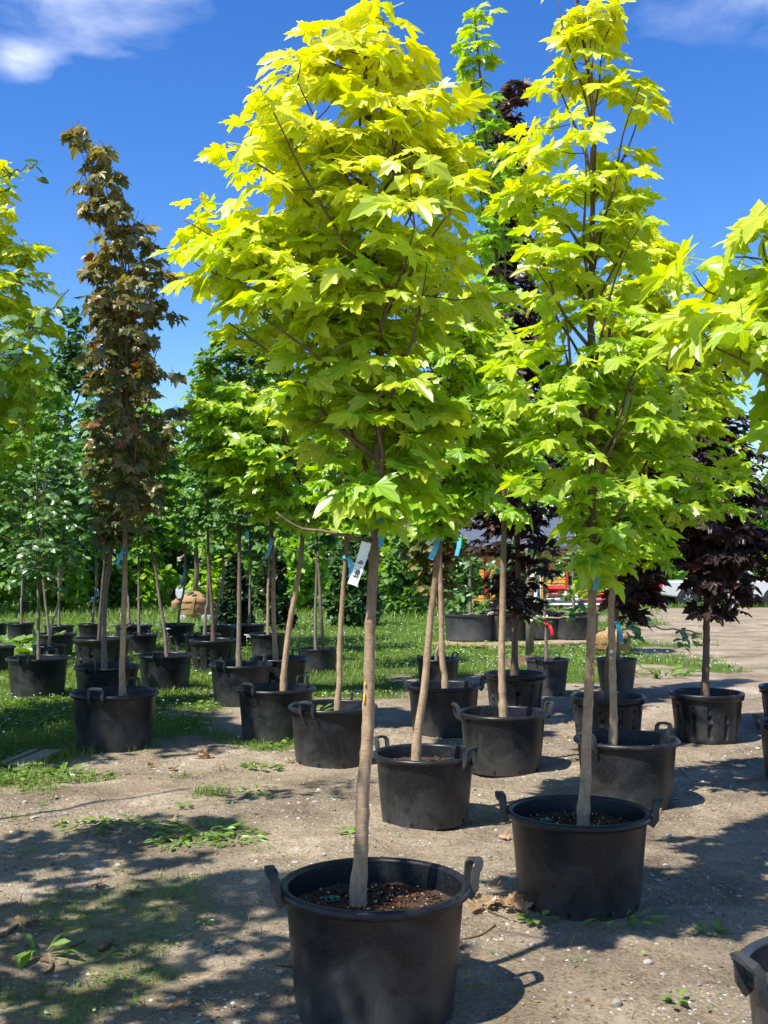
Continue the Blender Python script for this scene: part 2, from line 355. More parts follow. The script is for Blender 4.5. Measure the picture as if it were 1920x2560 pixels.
def groundmat():
    m, t, N_, L_ = newmat('dirt_and_turf')
    o = N_('ShaderNodeOutputMaterial'); b = N_('ShaderNodeBsdfPrincipled'); L_(b.outputs[0], o.inputs[0])
    c = N_('ShaderNodeTexCoord'); at = N_('ShaderNodeAttribute'); at.attribute_name = 'tint'
    def noise(s, d=8, r=.6, dist=0):
        n = N_('ShaderNodeTexNoise'); n.inputs['Scale'].default_value = s; n.inputs['Detail'].default_value = d; n.inputs['Roughness'].default_value = r; n.inputs['Distortion'].default_value = dist; L_(c.outputs['Object'], n.inputs['Vector']); return n.outputs['Fac']
    big = ramp(N_, [(.30, (.135, .102, .067)), (.43, (.27, .211, .142)), (.55, (.395, .314, .216)), (.69, (.59, .485, .345))]); L_(noise(1.15, 12, .72, .4), big.inputs[0])
    fine = ramp(N_, [(.34, (.38, .36, .33)), (.5, (.95, .95, .95)), (.66, (1.25, 1.22, 1.18))]); nf = noise(55, 6, .75); L_(nf, fine.inputs[0])
    mx = N_('ShaderNodeMix'); mx.data_type = 'RGBA'; mx.blend_type = 'MULTIPLY'; mx.inputs[0].default_value = .85; L_(big.outputs[0], mx.inputs[6]); L_(fine.outputs[0], mx.inputs[7])
    vo = N_('ShaderNodeTexVoronoi'); vo.inputs['Scale'].default_value = 34; L_(c.outputs['Object'], vo.inputs['Vector'])
    peb = ramp(N_, [(.16, (1, 1, 1)), (.26, (0, 0, 0))]); L_(vo.outputs['Distance'], peb.inputs[0])
    pm = N_('ShaderNodeMath'); pm.operation = 'MULTIPLY'; L_(peb.outputs[0], pm.inputs[0])
    pr = ramp(N_, [(.45, (0, 0, 0)), (.6, (.55,) * 3)]); L_(noise(1.7, 4), pr.inputs[0]); L_(pr.outputs[0], pm.inputs[1])
    mp = N_('ShaderNodeMix'); mp.data_type = 'RGBA'; L_(pm.outputs[0], mp.inputs[0]); L_(mx.outputs[2], mp.inputs[6])
    pc = ramp(N_, [(0, (.26, .245, .22)), (1, (.56, .53, .48))]); L_(vo.outputs['Color'], pc.inputs[0]); L_(pc.outputs[0], mp.inputs[7])
    gr = ramp(N_, [(.3, (.045, .062, .018)), (.5, (.115, .165, .032)), (.7, (.20, .25, .06))]); L_(noise(7, 9, .75), gr.inputs[0])
    ga = N_('ShaderNodeMath'); ga.operation = 'ADD'; L_(at.outputs['Fac'], ga.inputs[0])
    gn = N_('ShaderNodeMapRange'); gn.inputs['To Min'].default_value = -.5; gn.inputs['To Max'].default_value = .5; L_(noise(9, 6, .7), gn.inputs['Value']); L_(gn.outputs[0], ga.inputs[1])
    gs = ramp(N_, [(.40, (0, 0, 0)), (.95, (1, 1, 1))]); L_(ga.outputs[0], gs.inputs[0])
    fin = N_('ShaderNodeMix'); fin.data_type = 'RGBA'; L_(gs.outputs[0], fin.inputs[0]); L_(mp.outputs[2], fin.inputs[6]); L_(gr.outputs[0], fin.inputs[7])
    L_(fin.outputs[2], b.inputs['Base Color'])
    b0 = N_('ShaderNodeMath'); b0.operation = 'MULTIPLY_ADD'; L_(noise(8, 6, .6), b0.inputs[0]); b0.inputs[1].default_value = 2.2; L_(nf, b0.inputs[2])
    bs = N_('ShaderNodeMath'); bs.operation = 'ADD'; L_(b0.outputs[0], bs.inputs[0]); L_(pm.outputs[0], bs.inputs[1])
    bp = N_('ShaderNodeBump'); bp.inputs['Strength'].default_value = 1.0; bp.inputs['Distance'].default_value = .02; L_(bs.outputs[0], bp.inputs['Height']); L_(bp.outputs[0], b.inputs['Normal'])
    b.inputs['Roughness'].default_value = .95; b.inputs['Specular IOR Level'].default_value = .15; return m
structure(obj('ground', gme, groundmat()))

# ------------------------------------------------------------------ leaf shapes
HALF = [(.10, -.07), (.24, -.09), (.41, -.06), (.35, .06), (.29, .12), (.41, .19), (.57, .30), (.46, .355), (.475, .46), (.35, .43), (.215, .41), (.24, .55), (.275, .66), (.15, .67), (.11, .80)]
HALF_LO = [(.38, -.06), (.27, .11), (.55, .33), (.22, .41), (.25, .64)]
VEIN = {}
def leaf_geo(half, seed, pet=.45, droop=.35, fold=.18, wave=.05, scalex=1.0, fan=(0, .22), tip=(0, .95)):
    r = random.Random(seed)
    jit = lambda p: (p[0] * scalex * r.uniform(.92, 1.06), p[1] + r.uniform(-.025, .025))
    ring = [(0, 0)] + [jit(p) for p in half] + [tip] + [(-x, y) for x, y in [jit(p) for p in half[::-1]]]
    P = [fan] + ring
    ph = r.uniform(0, 6.28); dr = droop * r.uniform(.6, 1.4); fo = fold * r.uniform(-.3, 1.3); tw = r.uniform(-.15, .15)
    V = []
    for x, y in P:
        rr = math.hypot(x, y - .2); a = math.atan2(y - .2, x)
        z = fo * abs(x) - dr * rr * rr * 1.15 + wave * math.sin(3 * a + ph) * rr * 2 + tw * x * y - (.05 if (x, y) != fan and rr > .3 else 0) * r.uniform(0, 1)
        V.append((x, y, z))
    n = len(ring); T = [[0, 1 + i, 1 + (i + 1) % n] for i in range(n)]
    if pet:
        b = len(V); w = .012
        V += [(-w, -pet, .10), (w, -pet, .10), (w, .02, .0), (-w, .02, .0), (0, -pet, .08), (0, .02, -.02)]
        T += [[b, b + 1, b + 2], [b, b + 2, b + 3], [b, b + 3, b + 5], [b, b + 5, b + 4], [b + 1, b + 4, b + 5], [b + 1, b + 5, b + 2]]
    G = (np.array(V, float), np.array(T, int)); vn = np.zeros(len(V)); vn[0] = 1; vn[1] = 1
    h = len(half); tips = [2, 6, 8, 12] if h == 15 else ([0, 2, 4] if h == 5 and half is HALF_LO else [])
    for k in tips: vn[2 + k] = 1; vn[1 + n - 1 - k] = 1
    vn[2 + h] = 1; VEIN[id(G[0])] = vn; return G
OVAL = [(.16, .10), (.27, .28), (.30, .48), (.25, .68), (.13, .86)]
BLADE = [(.10, .15), (.13, .4), (.10, .7)]
GEO = {'maple': [leaf_geo(HALF, s, random.Random(s + 900).uniform(.4, .75), random.Random(s).uniform(.15, .75), random.Random(s + 50).uniform(-.1, .45), .07, random.Random(s + 70).uniform(.85, 1.05)) for s in range(12)],
       'maple_lo': [leaf_geo(HALF_LO, s + 20, .4) for s in range(5)],
       'oval': [leaf_geo(OVAL, s + 40, .22, .25, .35, .03, 1.0, (0, .45), (0, 1.0)) for s in range(4)],
       'tiny': [leaf_geo([(.35, .3), (.3, .7)], s + 60, 0, .2, .2, .0, 1, (0, .4), (0, 1)) for s in range(3)],
       'strap': [leaf_geo([(.05, .08), (.10, .3), (.09, .42), (.15, .6), (.12, .85)], s + 80, 0, .55, .5, .04, 1, (0, .4), (0, 1.05)) for s in range(4)]}
LEAFME = {}
def leaf_mesh(shape, var, matkey):
    k = (shape, var, matkey)
    if k not in LEAFME:
        V, T = GEO[shape][var]; me = mesh_np('leaf', V, T, vein=VEIN.get(id(V))); me.materials.append(LM[matkey]); LEAFME[k] = me
    return LEAFME[k]
def scatter_mesh(name, shape, pos, Rm, scale, var, tint):
    Vs, Ts, Tn, Vn = [], [], [], []; off = 0
    for v in range(len(GEO[shape])):
        sel = np.where(var == v)[0]
        if len(sel) == 0: continue
        gv, gt = GEO[shape][v]; k = len(gv)
        W = np.einsum('nij,kj->nki', Rm[sel], gv) * scale[sel][:, None, None] + pos[sel][:, None, :]
        Vs.append(W.reshape(-1, 3)); Ts.append((gt[None] + (np.arange(len(sel)) * k)[:, None, None] + off).reshape(-1, 3)); Tn.append(np.repeat(tint[sel], k)); Vn.append(np.tile(VEIN.get(id(gv), np.zeros(k)), len(sel))); off += len(sel) * k
    return mesh_np(name, np.concatenate(Vs), np.concatenate(Ts), False, np.concatenate(Tn), np.concatenate(Vn))
def frames(dirs, normals):                # +Y along dir, +Z close to normal
    y = dirs / np.linalg.norm(dirs, axis=1, keepdims=True)
    z = normals - y * np.sum(normals * y, 1, keepdims=True); z /= np.linalg.norm(z, axis=1, keepdims=True) + 1e-9
    x = np.cross(y, z); return np.stack([x, y, z], -1)

# ------------------------------------------------------------------ pots
def handle_mesh():
    m = MB(); w, hgt, out = .078, .108, .042
    # flat bar loop standing up from the rim, leaning outward; local: x outward, y tangential, z up
    path = [(-.004, -w, -.055), (.028, -w, -.01), (out - .006, -w, hgt * .72), (out + .012, -w * .93, hgt * .93), (out + .022, -w * .55, hgt * 1.02), (out + .026, 0, hgt * 1.05), (out + .022, w * .55, hgt * 1.02), (out + .012, w * .93, hgt * .93), (out - .006, w, hgt * .72), (.028, w, -.01), (-.004, w, -.055)]
    V = []; Fq = []
    for i, p in enumerate(path):
        a = Vector(path[max(i - 1, 0)]); b = Vector(path[min(i + 1, len(path) - 1)]); t = (b - a).normalized()
        o = Vector((1, 0, 0)); o = (o - t * o.dot(t)).normalized(); c = t.cross(o)
        hw = .021; hh = .011
        for s1, s2 in ((-1, -1), (1, -1), (1, 1), (-1, 1)): V.append(Vector(p) + o * hw * s1 + c * hh * s2)
    for i in range(len(path) - 1):
        for k in range(4):
            k2 = (k + 1) % 4; Fq.append([i * 4 + k, i * 4 + k2, (i + 1) * 4 + k2, (i + 1) * 4 + k])
    Fq.append([3, 2, 1, 0]); e = (len(path) - 1) * 4; Fq.append([e, e + 1, e + 2, e + 3]); m.add(V, Fq)
    return smooth_by_angle(m.mesh('handle'), 35)
def make_pot_meshes(kind):
    k = {'tub': .64, 'slot': .64, 'tall': .80, 'bag': .62}[kind]; out = {}
    n = 72; b = MB()
    rb = {'tub': .405, 'slot': .40, 'tall': .37, 'bag': .46}[kind]; rt = {'tub': .462, 'slot': .465, 'tall': .47, 'bag': .485}[kind]
    prof = [(0.001, .004), (rb - .012, .0), (rb, .012)]
    steps = 14
    for i in range(1, steps + 1): t = i / steps; prof.append((rb + (rt - rb) * t ** .9, .012 + (k - .025) * t))
    inner = [(rt - .012, k - .012), (rt - .02, k - .08), (rt - .035, k - .2), (rt - .04, k - .26)]
    if kind == 'slot':
        def mod(i, kk):
            q = kk % 6
            base = .006 if q in (0, 1, 2) else 0
            if 4 <= i <= 7 and q == 4: return -.045
            if 9 <= i <= 12 and q == 4: return -.045
            return base if 3 <= i <= 13 else 0
        b.lathe(prof + inner, 72, mod)
    else: b.lathe(prof + inner, n)
    out['body'] = smooth_by_angle(b.mesh('pot_wall'), 30); rm = MB()
    if kind == 'slot':
        rm.lathe([(rt - .002, k - .085), (rt + .022, k - .085), (rt + .035, k - .012), (rt + .03, k + .003), (rt + .01, k + .006), (rt - .012, k - .002)], n, close=True)
    else:
        tr = {'tub': .026, 'tall': .017, 'bag': .012}[kind]; c = rt + {'tub': .012, 'tall': .012, 'bag': .003}[kind]
        rm.lathe([(c + tr * 1.0 * math.cos(a), k - tr * .8 + tr * 1.0 * math.sin(a)) for a in [2 * math.pi * j / 10 for j in range(10)]], n, close=True)
    out['rim'] = rm.mesh('pot_rim', True)
    so_ = MB(); rings = [0.001, .1, .2, .3, .38, rt - .016]; zs = k - .125
    r = random.Random(3)
    so_.lathe([(q, zs + .012 * (1 - q * 2)) for q in rings][::-1], 40, None); 
    so_.V = [(x, y, z + r.uniform(-.008, .008)) for x, y, z in so_.V]
    out['soil'] = so_.mesh('soil', True); out['k'] = k; out['zs'] = zs; out['rt'] = rt; out['rb'] = rb
    hl = MB(); hl.tube([(0, 0, -.006), (0, 0, .006)], .016, 12); out['hole'] = hl.mesh('drain_hole'); out['hole'].materials.append(HOLE)
    return out
PM = {kd: make_pot_meshes(kd) for kd in ('tub', 'slot', 'tall', 'bag')}
HANDLE = handle_mesh(); HANDLE.materials.append(POT)
for kd in PM:
    PM[kd]['soil'].materials.append(SOIL)
POTV = {}
def potmesh(kd, part, mat):
    key = (kd, part, mat.name)
    if key not in POTV:
        me = PM[kd][part].copy(); me.materials.append(mat); POTV[key] = me
    return POTV[key]
def solve_pot(px, py, w, k):
    lo, hi = 1.5, 80.0
    for _ in range(60):
        d = (lo + hi) / 2; p = pt(px, py, d); zr = g1(p.x, d) + k * w * d / F
        if p.z > zr: lo = d
        else: hi = d
    return d, pt(px, py, d), w * d / F
POTS = {}
def pot(key, px, py, w, kind, label, ang=0, handles=True, mat=None, holes=0, group=None, name=None, d_over=None, chips=0, tilt=None):
    mat = mat or POT; M = PM[kind]; k = M['k']
    if d_over: d = d_over; p = pt(px, py, d); D = w * d / F
    else: d, p, D = solve_pot(px, py, w, k)
    base = Vector((p.x, d, g1(p.x, d) - .004))
    t = thing(name or {'tub': 'nursery_tub', 'slot': 'slotted_pot', 'tall': 'nursery_pot', 'bag': 'grow_bag'}[kind], label, 'plant pot', base, R(ang), group)
    t.scale = (D, D, D)
    if tilt: t.rotation_euler = tilt
    obj('wall', potmesh(kind, 'body', mat), None, t); obj('rim', potmesh(kind, 'rim', mat), None, t); obj('soil', M['soil'], None, t)
    if handles:
        for s in (0, math.pi): obj('handle', HANDLE, None, t, (math.cos(s) * (M['rt'] + .02), math.sin(s) * (M['rt'] + .02), k - .02), (0, 0, s))
    for h in range(holes):
        a = -R(ang) + R(-90) + (h - (holes - 1) / 2) * R(38); rr = M['rb'] + .006
        obj('drain_hole', M['hole'], None, t, (math.cos(a) * rr, math.sin(a) * rr, .05), (math.pi / 2, 0, a + math.pi / 2))
    if chips:
        n = chips; rr = np.sqrt(rng.random(n)) * (M['rt'] - .08); th = rng.random(n) * 6.283
        pos = np.stack([rr * np.cos(th), rr * np.sin(th), M['zs'] + .012 * (1 - rr * 2) + rng.random(n) * .012], -1)
        nrm = np.stack([rng.normal(0, .45, n), rng.normal(0, .45, n), np.ones(n)], -1); dr_ = np.stack([np.cos(th * 5.7), np.sin(th * 5.7), rng.normal(0, .25, n)], -1)
        me = scatter_mesh('bark_mulch', 'tiny', pos, frames(dr_, nrm), rng.uniform(.008, .034, n), rng.integers(0, 3, n), rng.random(n) ** 2); me.materials.append(CHIP)
        stuff(obj('bark_mulch', me, None, t))
        m = MB()
        for i in range(chips // 26):
            a = random.uniform(0, 6.283); q = math.sqrt(random.random()) * (M['rt'] - .04); s = random.uniform(.004, .0075); z0 = M['zs'] + .012 * (1 - q * 2) + .012
            c = Vector((q * math.cos(a), q * math.sin(a), z0))
            m.add([c + Vector(v) * s for v in ((1, 0, 0), (-1, 0, 0), (0, 1, 0), (0, -1, 0), (0, 0, 1), (0, 0, -1))], [[0, 2, 4], [2, 1, 4], [1, 3, 4], [3, 0, 4], [2, 0, 5], [1, 2, 5], [3, 1, 5], [0, 3, 5]])
        stuff(obj('fertiliser_pellets', m.mesh('pellets'), PELLET, t))
        m = MB()
        for cx_, cy_ in ((-.22, .12), (.25, -.18)):
            for i in range(22):
                c = Vector((cx_ + random.gauss(0, .022), cy_ + random.gauss(0, .016), M['zs'] + .02)); m.box(c, (random.uniform(.006, .016), random.uniform(.006, .014), .008), None)
        stuff(obj('teal_crumbs', m.mesh('crumbs'), TEAL, t))
    POTS[key] = dict(base=base, D=D, d=d, zs=base.z + M['zs'] * D, rt=M['rt'] * D, o=t)
    return POTS[key]

FAR = 'pots in the far rows on the grass'
T = 'tub'
pot('A', 937, 2204, 477, T, 'scuffed black tub whose maple trunk has a blue ribbon and white bb tag', 9, holes=0, chips=2600)
pot('B', 1446, 2022, 361, T, 'black tub beside the pile of brown dead leaves, yellow leaf on its soil', -9, holes=4, chips=1700)
pot('C', 1062, 1879, 261, T, 'black tub with mud-smeared side and a sharply leaning pale maple trunk', -38, holes=4, chips=900)
pot('E', 1566, 1843, 261, T, 'black tub directly behind the tub with the yellow leaf on its soil', 35, holes=0, chips=700)
pot('F', 1257, 1777, 226, T, 'black tub with drain holes behind the mud-smeared tub, upright handles at both sides', 8, holes=4)
pot('G', 1109, 1710, 188, T, 'black tub holding a trunk with a crooked swollen foot, at the grass edge', 5)
pot('H', 1766, 1729, 184, 'slot', 'slotted black pot standing alone on the drive with the spreading purple maple', 0, False)
pot('I', 1519, 1738, 186, 'slot', 'slotted black pot behind the tub pair, thin dark trunk inside', 20, False)
pot('J', 1287, 1681, 153, 'slot', 'slotted black pot of the tall purple maple by the espaliered apples', 10, False)
pot('K', 1369, 1646, 112, 'tall', 'tall narrow greyish pot of the espaliered apple with a red tag', 60, True, POTG)
pot('L', 1541, 1645, 105, 'tall', 'tall narrow grey pot at the edge of the drive', 30, False, POTG)
pot('M', 1095, 1645, 112, T, 'small black tub on grass with a thin crooked stem', 40)
pot('N', 793, 1620, 99, 'bag', 'black grow bag holding a pair of wrapped grey stems', 0, False)
pot('O', 287, 1727, 218, T, 'large shaded tub of the tall bronze-leaved maple in dark grass', 80, holes=0)
pot('P', 268, 1663, 164, T, 'shaded tub directly behind the tall bronze maple tub', 75)
pot('Q', 255, 1594, 141, 'slot', 'slotted pot with thick band rim holding a thin dark stem on the lawn', 0, False)
pot('R', 95, 1642, 155, T, 'black tub on shaded grass with slim grey apple trunk and a weed before it', 82)
pot('S', 122, 1612, 86, T, 'small tub with reddish soil and a leaning yellowish stem', 20, False)
pot('T', 138, 1583, 99, T, 'black tub behind the leaning yellowish stem, handle cocked at its side', 10)
pot('U', 148, 1563, 75, T, 'small black tub in the far row with thin straight stem', 0, False, group=FAR)
pot('V', 52, 1557, 69, T, 'small black tub in the far row with thin straight stem', 0, False, group=FAR)
pot('W', -12, 1558, 62, T, 'small black tub in the far row with thin straight stem', 0, False, group=FAR)
pot('X', -12, 1615, 100, T, 'black tub of a green maple by the leafy burdock on the lawn', 100)
pot('Y', 228, 1559, 68, T, 'small black tub in the far row with thin straight stem', 0, False, group=FAR)
pot('Z', 334, 1563, 94, T, 'wide low tub in the far row with a bent stem', 95)
pot('AA', 353, 1585, 84, T, 'small tub with teal collar around a pale knobbly stem', 85)
pot('AB', 414, 1635, 139, T, 'black tub of the pale grey trunk that leans away over the lawn', 85)
pot('AC', 445, 1559, 87, T, 'small black tub just before the large burlap root ball', 10, False)
pot('AD', 506, 1584, 94, T, 'small black tub behind the square-shouldered slotted pot', 80)
pot('AE', 534, 1598, 122, 'slot', 'slotted pot on the lawn holding a dark upright trunk', 5, False)
pot('AF', 545, 1565, 94, T, 'tub holding two thin slanting stems near the dark cedar', 85)
pot('AG', 621, 1561, 87, T, 'small tub standing against the dark cedar hedge', 0, False)
pot('AH', 669, 1583, 94, T, 'black tub behind the white yarrow flowers', 0, False)
pot('AI', 602, 1658, 159, T, 'shaded tub with a broken handle on its rim and slim ringed trunk', 60)
pot('AJ', 698, 1643, 145, T, 'black tub with two raised handles beside the grow bag', 60)
pot('AK', 690, 1716, 200, T, 'black tub with one raised wire-like handle and a thick leaning maple trunk', 55, holes=0, chips=350)
pot('AL', 832, 1761, 224, T, 'dusty black tub with a green weed sprouting from its soil', 60, holes=4)
pot('AM', 1993, 1715, 184, 'slot', 'slotted black pot half out of view by the drive', 0, False)
pot('AN', 2010, 1806, 226, T, 'black tub with a square handle standing in shade beside the drive', 5)
pot('AO', 2165, 2425, 610, T, 'greyed empty-rimmed tub with a dusty handle, cut by the edge of view', 12, mat=POTG)

# ------------------------------------------------------------------ trees
def catmull(P, step):
    P = [Vector(p) for p in P]; Q = [P[0] + (P[0] - P[1])] + P + [P[-1] + (P[-1] - P[-2])]; out = []
    for i in range(1, len(Q) - 2):
        n = max(2, int((Q[i + 1] - Q[i]).length / step))
        for j in range(n):
            t = j / n; a, b, c, d = Q[i - 1], Q[i], Q[i + 1], Q[i + 2]
            out.append(.5 * ((2 * b) + (c - a) * t + (2 * a - 5 * b + 4 * c - d) * t * t + (3 * b - a - 3 * c + d) * t ** 3))
    out.append(P[-1]); return out
def nodes_rad(pts, r0, r1, rnd, gap=.11, amp=.22, flare=True):
    n = len(pts); Ls = [0]
    for i in range(1, n): Ls.append(Ls[-1] + (pts[i] - pts[i - 1]).length)
    tot = Ls[-1]; nd = []; s = rnd.uniform(.05, gap)
    while s < tot: nd.append((s, rnd.uniform(.4, 1.2))); s += gap * rnd.uniform(.6, 1.5)
    out = []
    for s in Ls:
        r = r0 + (r1 - r0) * (s / tot) ** .85
        b = sum(a * math.exp(-((s - q) / .011) ** 2) for q, a in nd)
        r *= 1 + amp * min(b, 1.3)
        if flare: r *= 1 + .5 * math.exp(-s / .06) + .16 * math.exp(-((s - .13) / .03) ** 2)
        out.append(r)
    return out
ALLTREES = []
def tree(key, name, label, trunk_px, crown, leaf='maple', lm='gold', n_tip=100, per=8, size=.12, r0=.022, r1=.006, seed=1, parts=300, nbr=14, barkm='tan', brm='twig', group=None, base=None, d=None, tint=(.1, .9), gap=.11, updir=.8, shell=.55, dy_top=0.0, trunk_part='trunk', depth_k=.9, droopy=.35, cat='tree', yoff=0.0, lobe=.26, lowk=.9):
    rnd = random.Random(seed); rg = np.random.default_rng(seed)
    if base is None:
        P = POTS[key]; d = P['d']; z0 = P['zs']
    else: z0 = base.z
    # trunk
    W = []
    for i, (x, y) in enumerate(trunk_px):
        f = i / max(1, len(trunk_px) - 1); W.append(pt(x, y, d + yoff + dy_top * f))
    W[0] = Vector((W[0].x, d + yoff, z0 - .03))
    if len(W) > 1 and W[1].z < z0 + .03: W[1].z = z0 + .05
    root = thing(name, label, cat, (W[0].x, W[0].y, z0), 0, group); O = root.location.copy()
    path = catmull([w - O for w in W], .022 if d < 6 else (.035 if d < 11 else .07))
    m = MB(); m.tube(path, nodes_rad(path, r0, r1, rnd, gap), 12 if d < 7 else 8)
    obj(trunk_part, m.mesh('trunk', True), BK[barkm], root)
    if not crown: return root
    # crown envelope in world units relative to the root, as z -> (xl, xr)
    cz, cl, cr = [], [], []
    for (y, xl, xr) in crown:
        a = pt(xl * 1.15732, y * 1.15732, d) - O; b = pt(xr * 1.15732, y * 1.15732, d) - O
        cz.append(a.z); cl.append(a.x); cr.append(b.x)
    cz, cl, cr = map(np.array, (cz, cl, cr)); o_ = np.argsort(cz); cz, cl, cr = cz[o_], cl[o_], cr[o_]
    lim = lambda z: (np.interp(z, cz, cl), np.interp(z, cz, cr))
    zlo, zhi = cz[0], cz[-1]
    tz = np.array([p.z for p in path]); tx = np.array([p.x for p in path]); ty = np.array([p.y for p in path])
    trunk_at = lambda z: Vector((float(np.interp(z, tz, tx)), float(np.interp(z, tz, ty)), z))
    # primary branches
    segs = []                              # (point, radius, branch id)
    brs = []
    hmax = zhi - zlo
    for i in range(nbr):
        f = (i + .5) / nbr; zs = zlo + hmax * (.02 + .80 * f); zs = min(zs, tz[-1] - .02)
        az = i * 2.39996 + rnd.uniform(-.4, .4)
        S = trunk_at(zs)
        rise = hmax * (.10 + .12 * rnd.random()) + .10
        ze = min(zs + rise, zhi - .04); a, b = lim(ze); c = (a + b) / 2; hw = (b - a) / 2
        E = Vector((c + math.cos(az) * hw * .82, math.sin(az) * hw * .82 * depth_k, ze))
        hor = Vector((E.x - S.x, E.y - S.y, 0)).length
        E.z = min(max(E.z, S.z + hor * updir * .55), zhi)
        M1 = S.lerp(E, .33) - Vector((0, 0, .0)) + Vector((rnd.gauss(0, .02), rnd.gauss(0, .02), -.04 * hor)); M2 = S.lerp(E, .68) + Vector((rnd.gauss(0, .02), rnd.gauss(0, .02), .02))
        bp = catmull([S, M1, M2, E], .06); rb_ = (r1 + (r0 - r1) * .45 * (1 - f)) * .62 + .0018
        mb = MB(); mb.tube(bp, [rb_ * (1 - .72 * j / (len(bp) - 1)) * (1 + .12 * (rnd.random() < .2)) for j in range(len(bp))], 6); brs.append(mb)
        for j, p in enumerate(bp): segs.append((p, i))
    lead = MB(); brs.append(lead)
    for p in path:
        if p.z > zlo + .15 * hmax: segs.append((p, nbr))
    SP = np.array([tuple(s[0]) for s in segs]); SI = np.array([s[1] for s in segs])
    # twig tips
    pos, dirs, nrm, szs, tnt = [], [], [], [], []
    zgrid = np.linspace(zlo, zhi, 60); wd = np.array([lim(z)[1] - lim(z)[0] for z in zgrid]); pw = wd ** 1.35 + .12 * wd.max() ** 1.35; pw *= np.where((zgrid - zlo) / hmax < .34, lowk, 1); pw /= pw.sum()
    tries = 0
    while tries < n_tip * 2:
        tries += 1
        z = float(np.clip(rg.choice(zgrid, p=pw) + rg.uniform(-.5, .5) * hmax / 60, zlo, zhi)); a, b = lim(z); c = (a + b) / 2; hw = (b - a) / 2
        rad = rg.random() ** shell * (1 + max(0, rg.normal(0, .12))); th = rg.random() * 6.2832
        E = np.array([c + math.cos(th) * hw * rad * .93, math.sin(th) * hw * rad * depth_k * .93, z])
        if np.min(np.linalg.norm(SP - E, axis=1)) > abs(rg.normal(0, lobe)) + .03: continue
        dd = SP - E; cost = np.linalg.norm(dd, axis=1) + np.maximum(0, dd[:, 2]) * 1.5 - .0
        j = int(np.argmin(cost)); S = Vector(SP[j]); Ev = Vector(E); ln = (Ev - S).length
        mid = S.lerp(Ev, .5) + Vector((0, 0, -.06 * ln))
        tp = [S, mid, Ev]; brs[SI[j]].tube(tp, [.0032 if ln > .2 else .0024, .0024, .0014], 4, False)
        out = Vector((E[0] - tx.mean(), E[1], .0)); out = out.normalized() if out.length > 1e-3 else Vector((1, 0, 0))
        tdir = (Ev - S).normalized() if ln > .02 else out
        kk = max(3, int(rg.normal(per, 1.5)))
        for q in range(kk):
            s = 1 - (q // 2) * .16 * min(1, .35 / max(ln, .1)) if q > 1 else 1.0
            node = S.lerp(Ev, max(.25, s)) if ln > .12 else Ev
            a2 = (q % 2) * math.pi + (q // 2) * 1.571 + rg.uniform(-.6, .6)
            side = Vector((math.cos(a2 + th), math.sin(a2 + th), rg.uniform(-.15, .45)))
            pd = (side + tdir * .55 + out * .25).normalized()
            sz = size * rg.uniform(.55, 1.15) * (1.0 if q > 1 else .8)
            blade = node + pd * (.42 * sz)
            ld = Vector((pd.x, pd.y, pd.z * .3 - rg.uniform(.05, .75) * droopy * 2)).normalized()
            nn = Vector((out.x * .5 + rg.normal(0, .55), out.y * .5 + rg.normal(0, .55) - .12, 1.0))
            pos.append(tuple(blade)); dirs.append(tuple(ld)); nrm.append(tuple(nn)); szs.append(sz)
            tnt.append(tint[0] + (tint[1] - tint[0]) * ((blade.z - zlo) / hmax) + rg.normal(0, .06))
    for i, mb in enumerate(brs):
        if mb.V: obj('branch', mb.mesh('branch', True), BK[brm], root)
    pos, dirs, nrm, szs, tnt = map(np.array, (pos, dirs, nrm, szs, tnt)); n = len(pos)
    Rm = frames(dirs, nrm); var = rg.integers(0, len(GEO[leaf]), n); tnt = np.clip(tnt, 0, 1)
    pw_ = pos + np.array(O)
    px = CX + F * pw_[:, 0] / pw_[:, 1]; py = HOR - F * (pw_[:, 2] - CAMZ) / pw_[:, 1]
    inf = (px > -20) & (px < 1940) & (py > -20) & (py < 2580) & (pw_[:, 1] > .3)
    face = np.abs(np.einsum('ni,ni->n', Rm[:, :, 2], (pw_ - np.array([0, 0, CAMZ])) / np.linalg.norm(pw_ - np.array([0, 0, CAMZ]), axis=1, keepdims=True)))
    score = np.where(inf, szs / pw_[:, 1] * (.35 + face) * np.exp(-(pw_[:, 1] - d) * .9), -1)
    order = np.argsort(-score); pick = [i for i in order[:parts] if score[i] > 0]
    rest = np.setdiff1d(np.arange(n), pick)
    if len(rest):
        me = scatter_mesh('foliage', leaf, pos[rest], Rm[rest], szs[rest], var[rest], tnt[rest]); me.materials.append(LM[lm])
        fo = obj('foliage', me, None, root); fo.color = (0, 0, 0, 1); stuff(fo)
    for i in pick:
        o = bpy.data.objects.new('leaf', leaf_mesh(leaf, int(var[i]), lm)); o.parent = root
        Mx = Matrix(Rm[i].tolist()).to_4x4() @ Matrix.Scale(float(szs[i]), 4); Mx.translation = Vector(pos[i]); o.matrix_local = Mx
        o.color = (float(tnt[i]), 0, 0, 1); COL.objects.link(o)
    return root

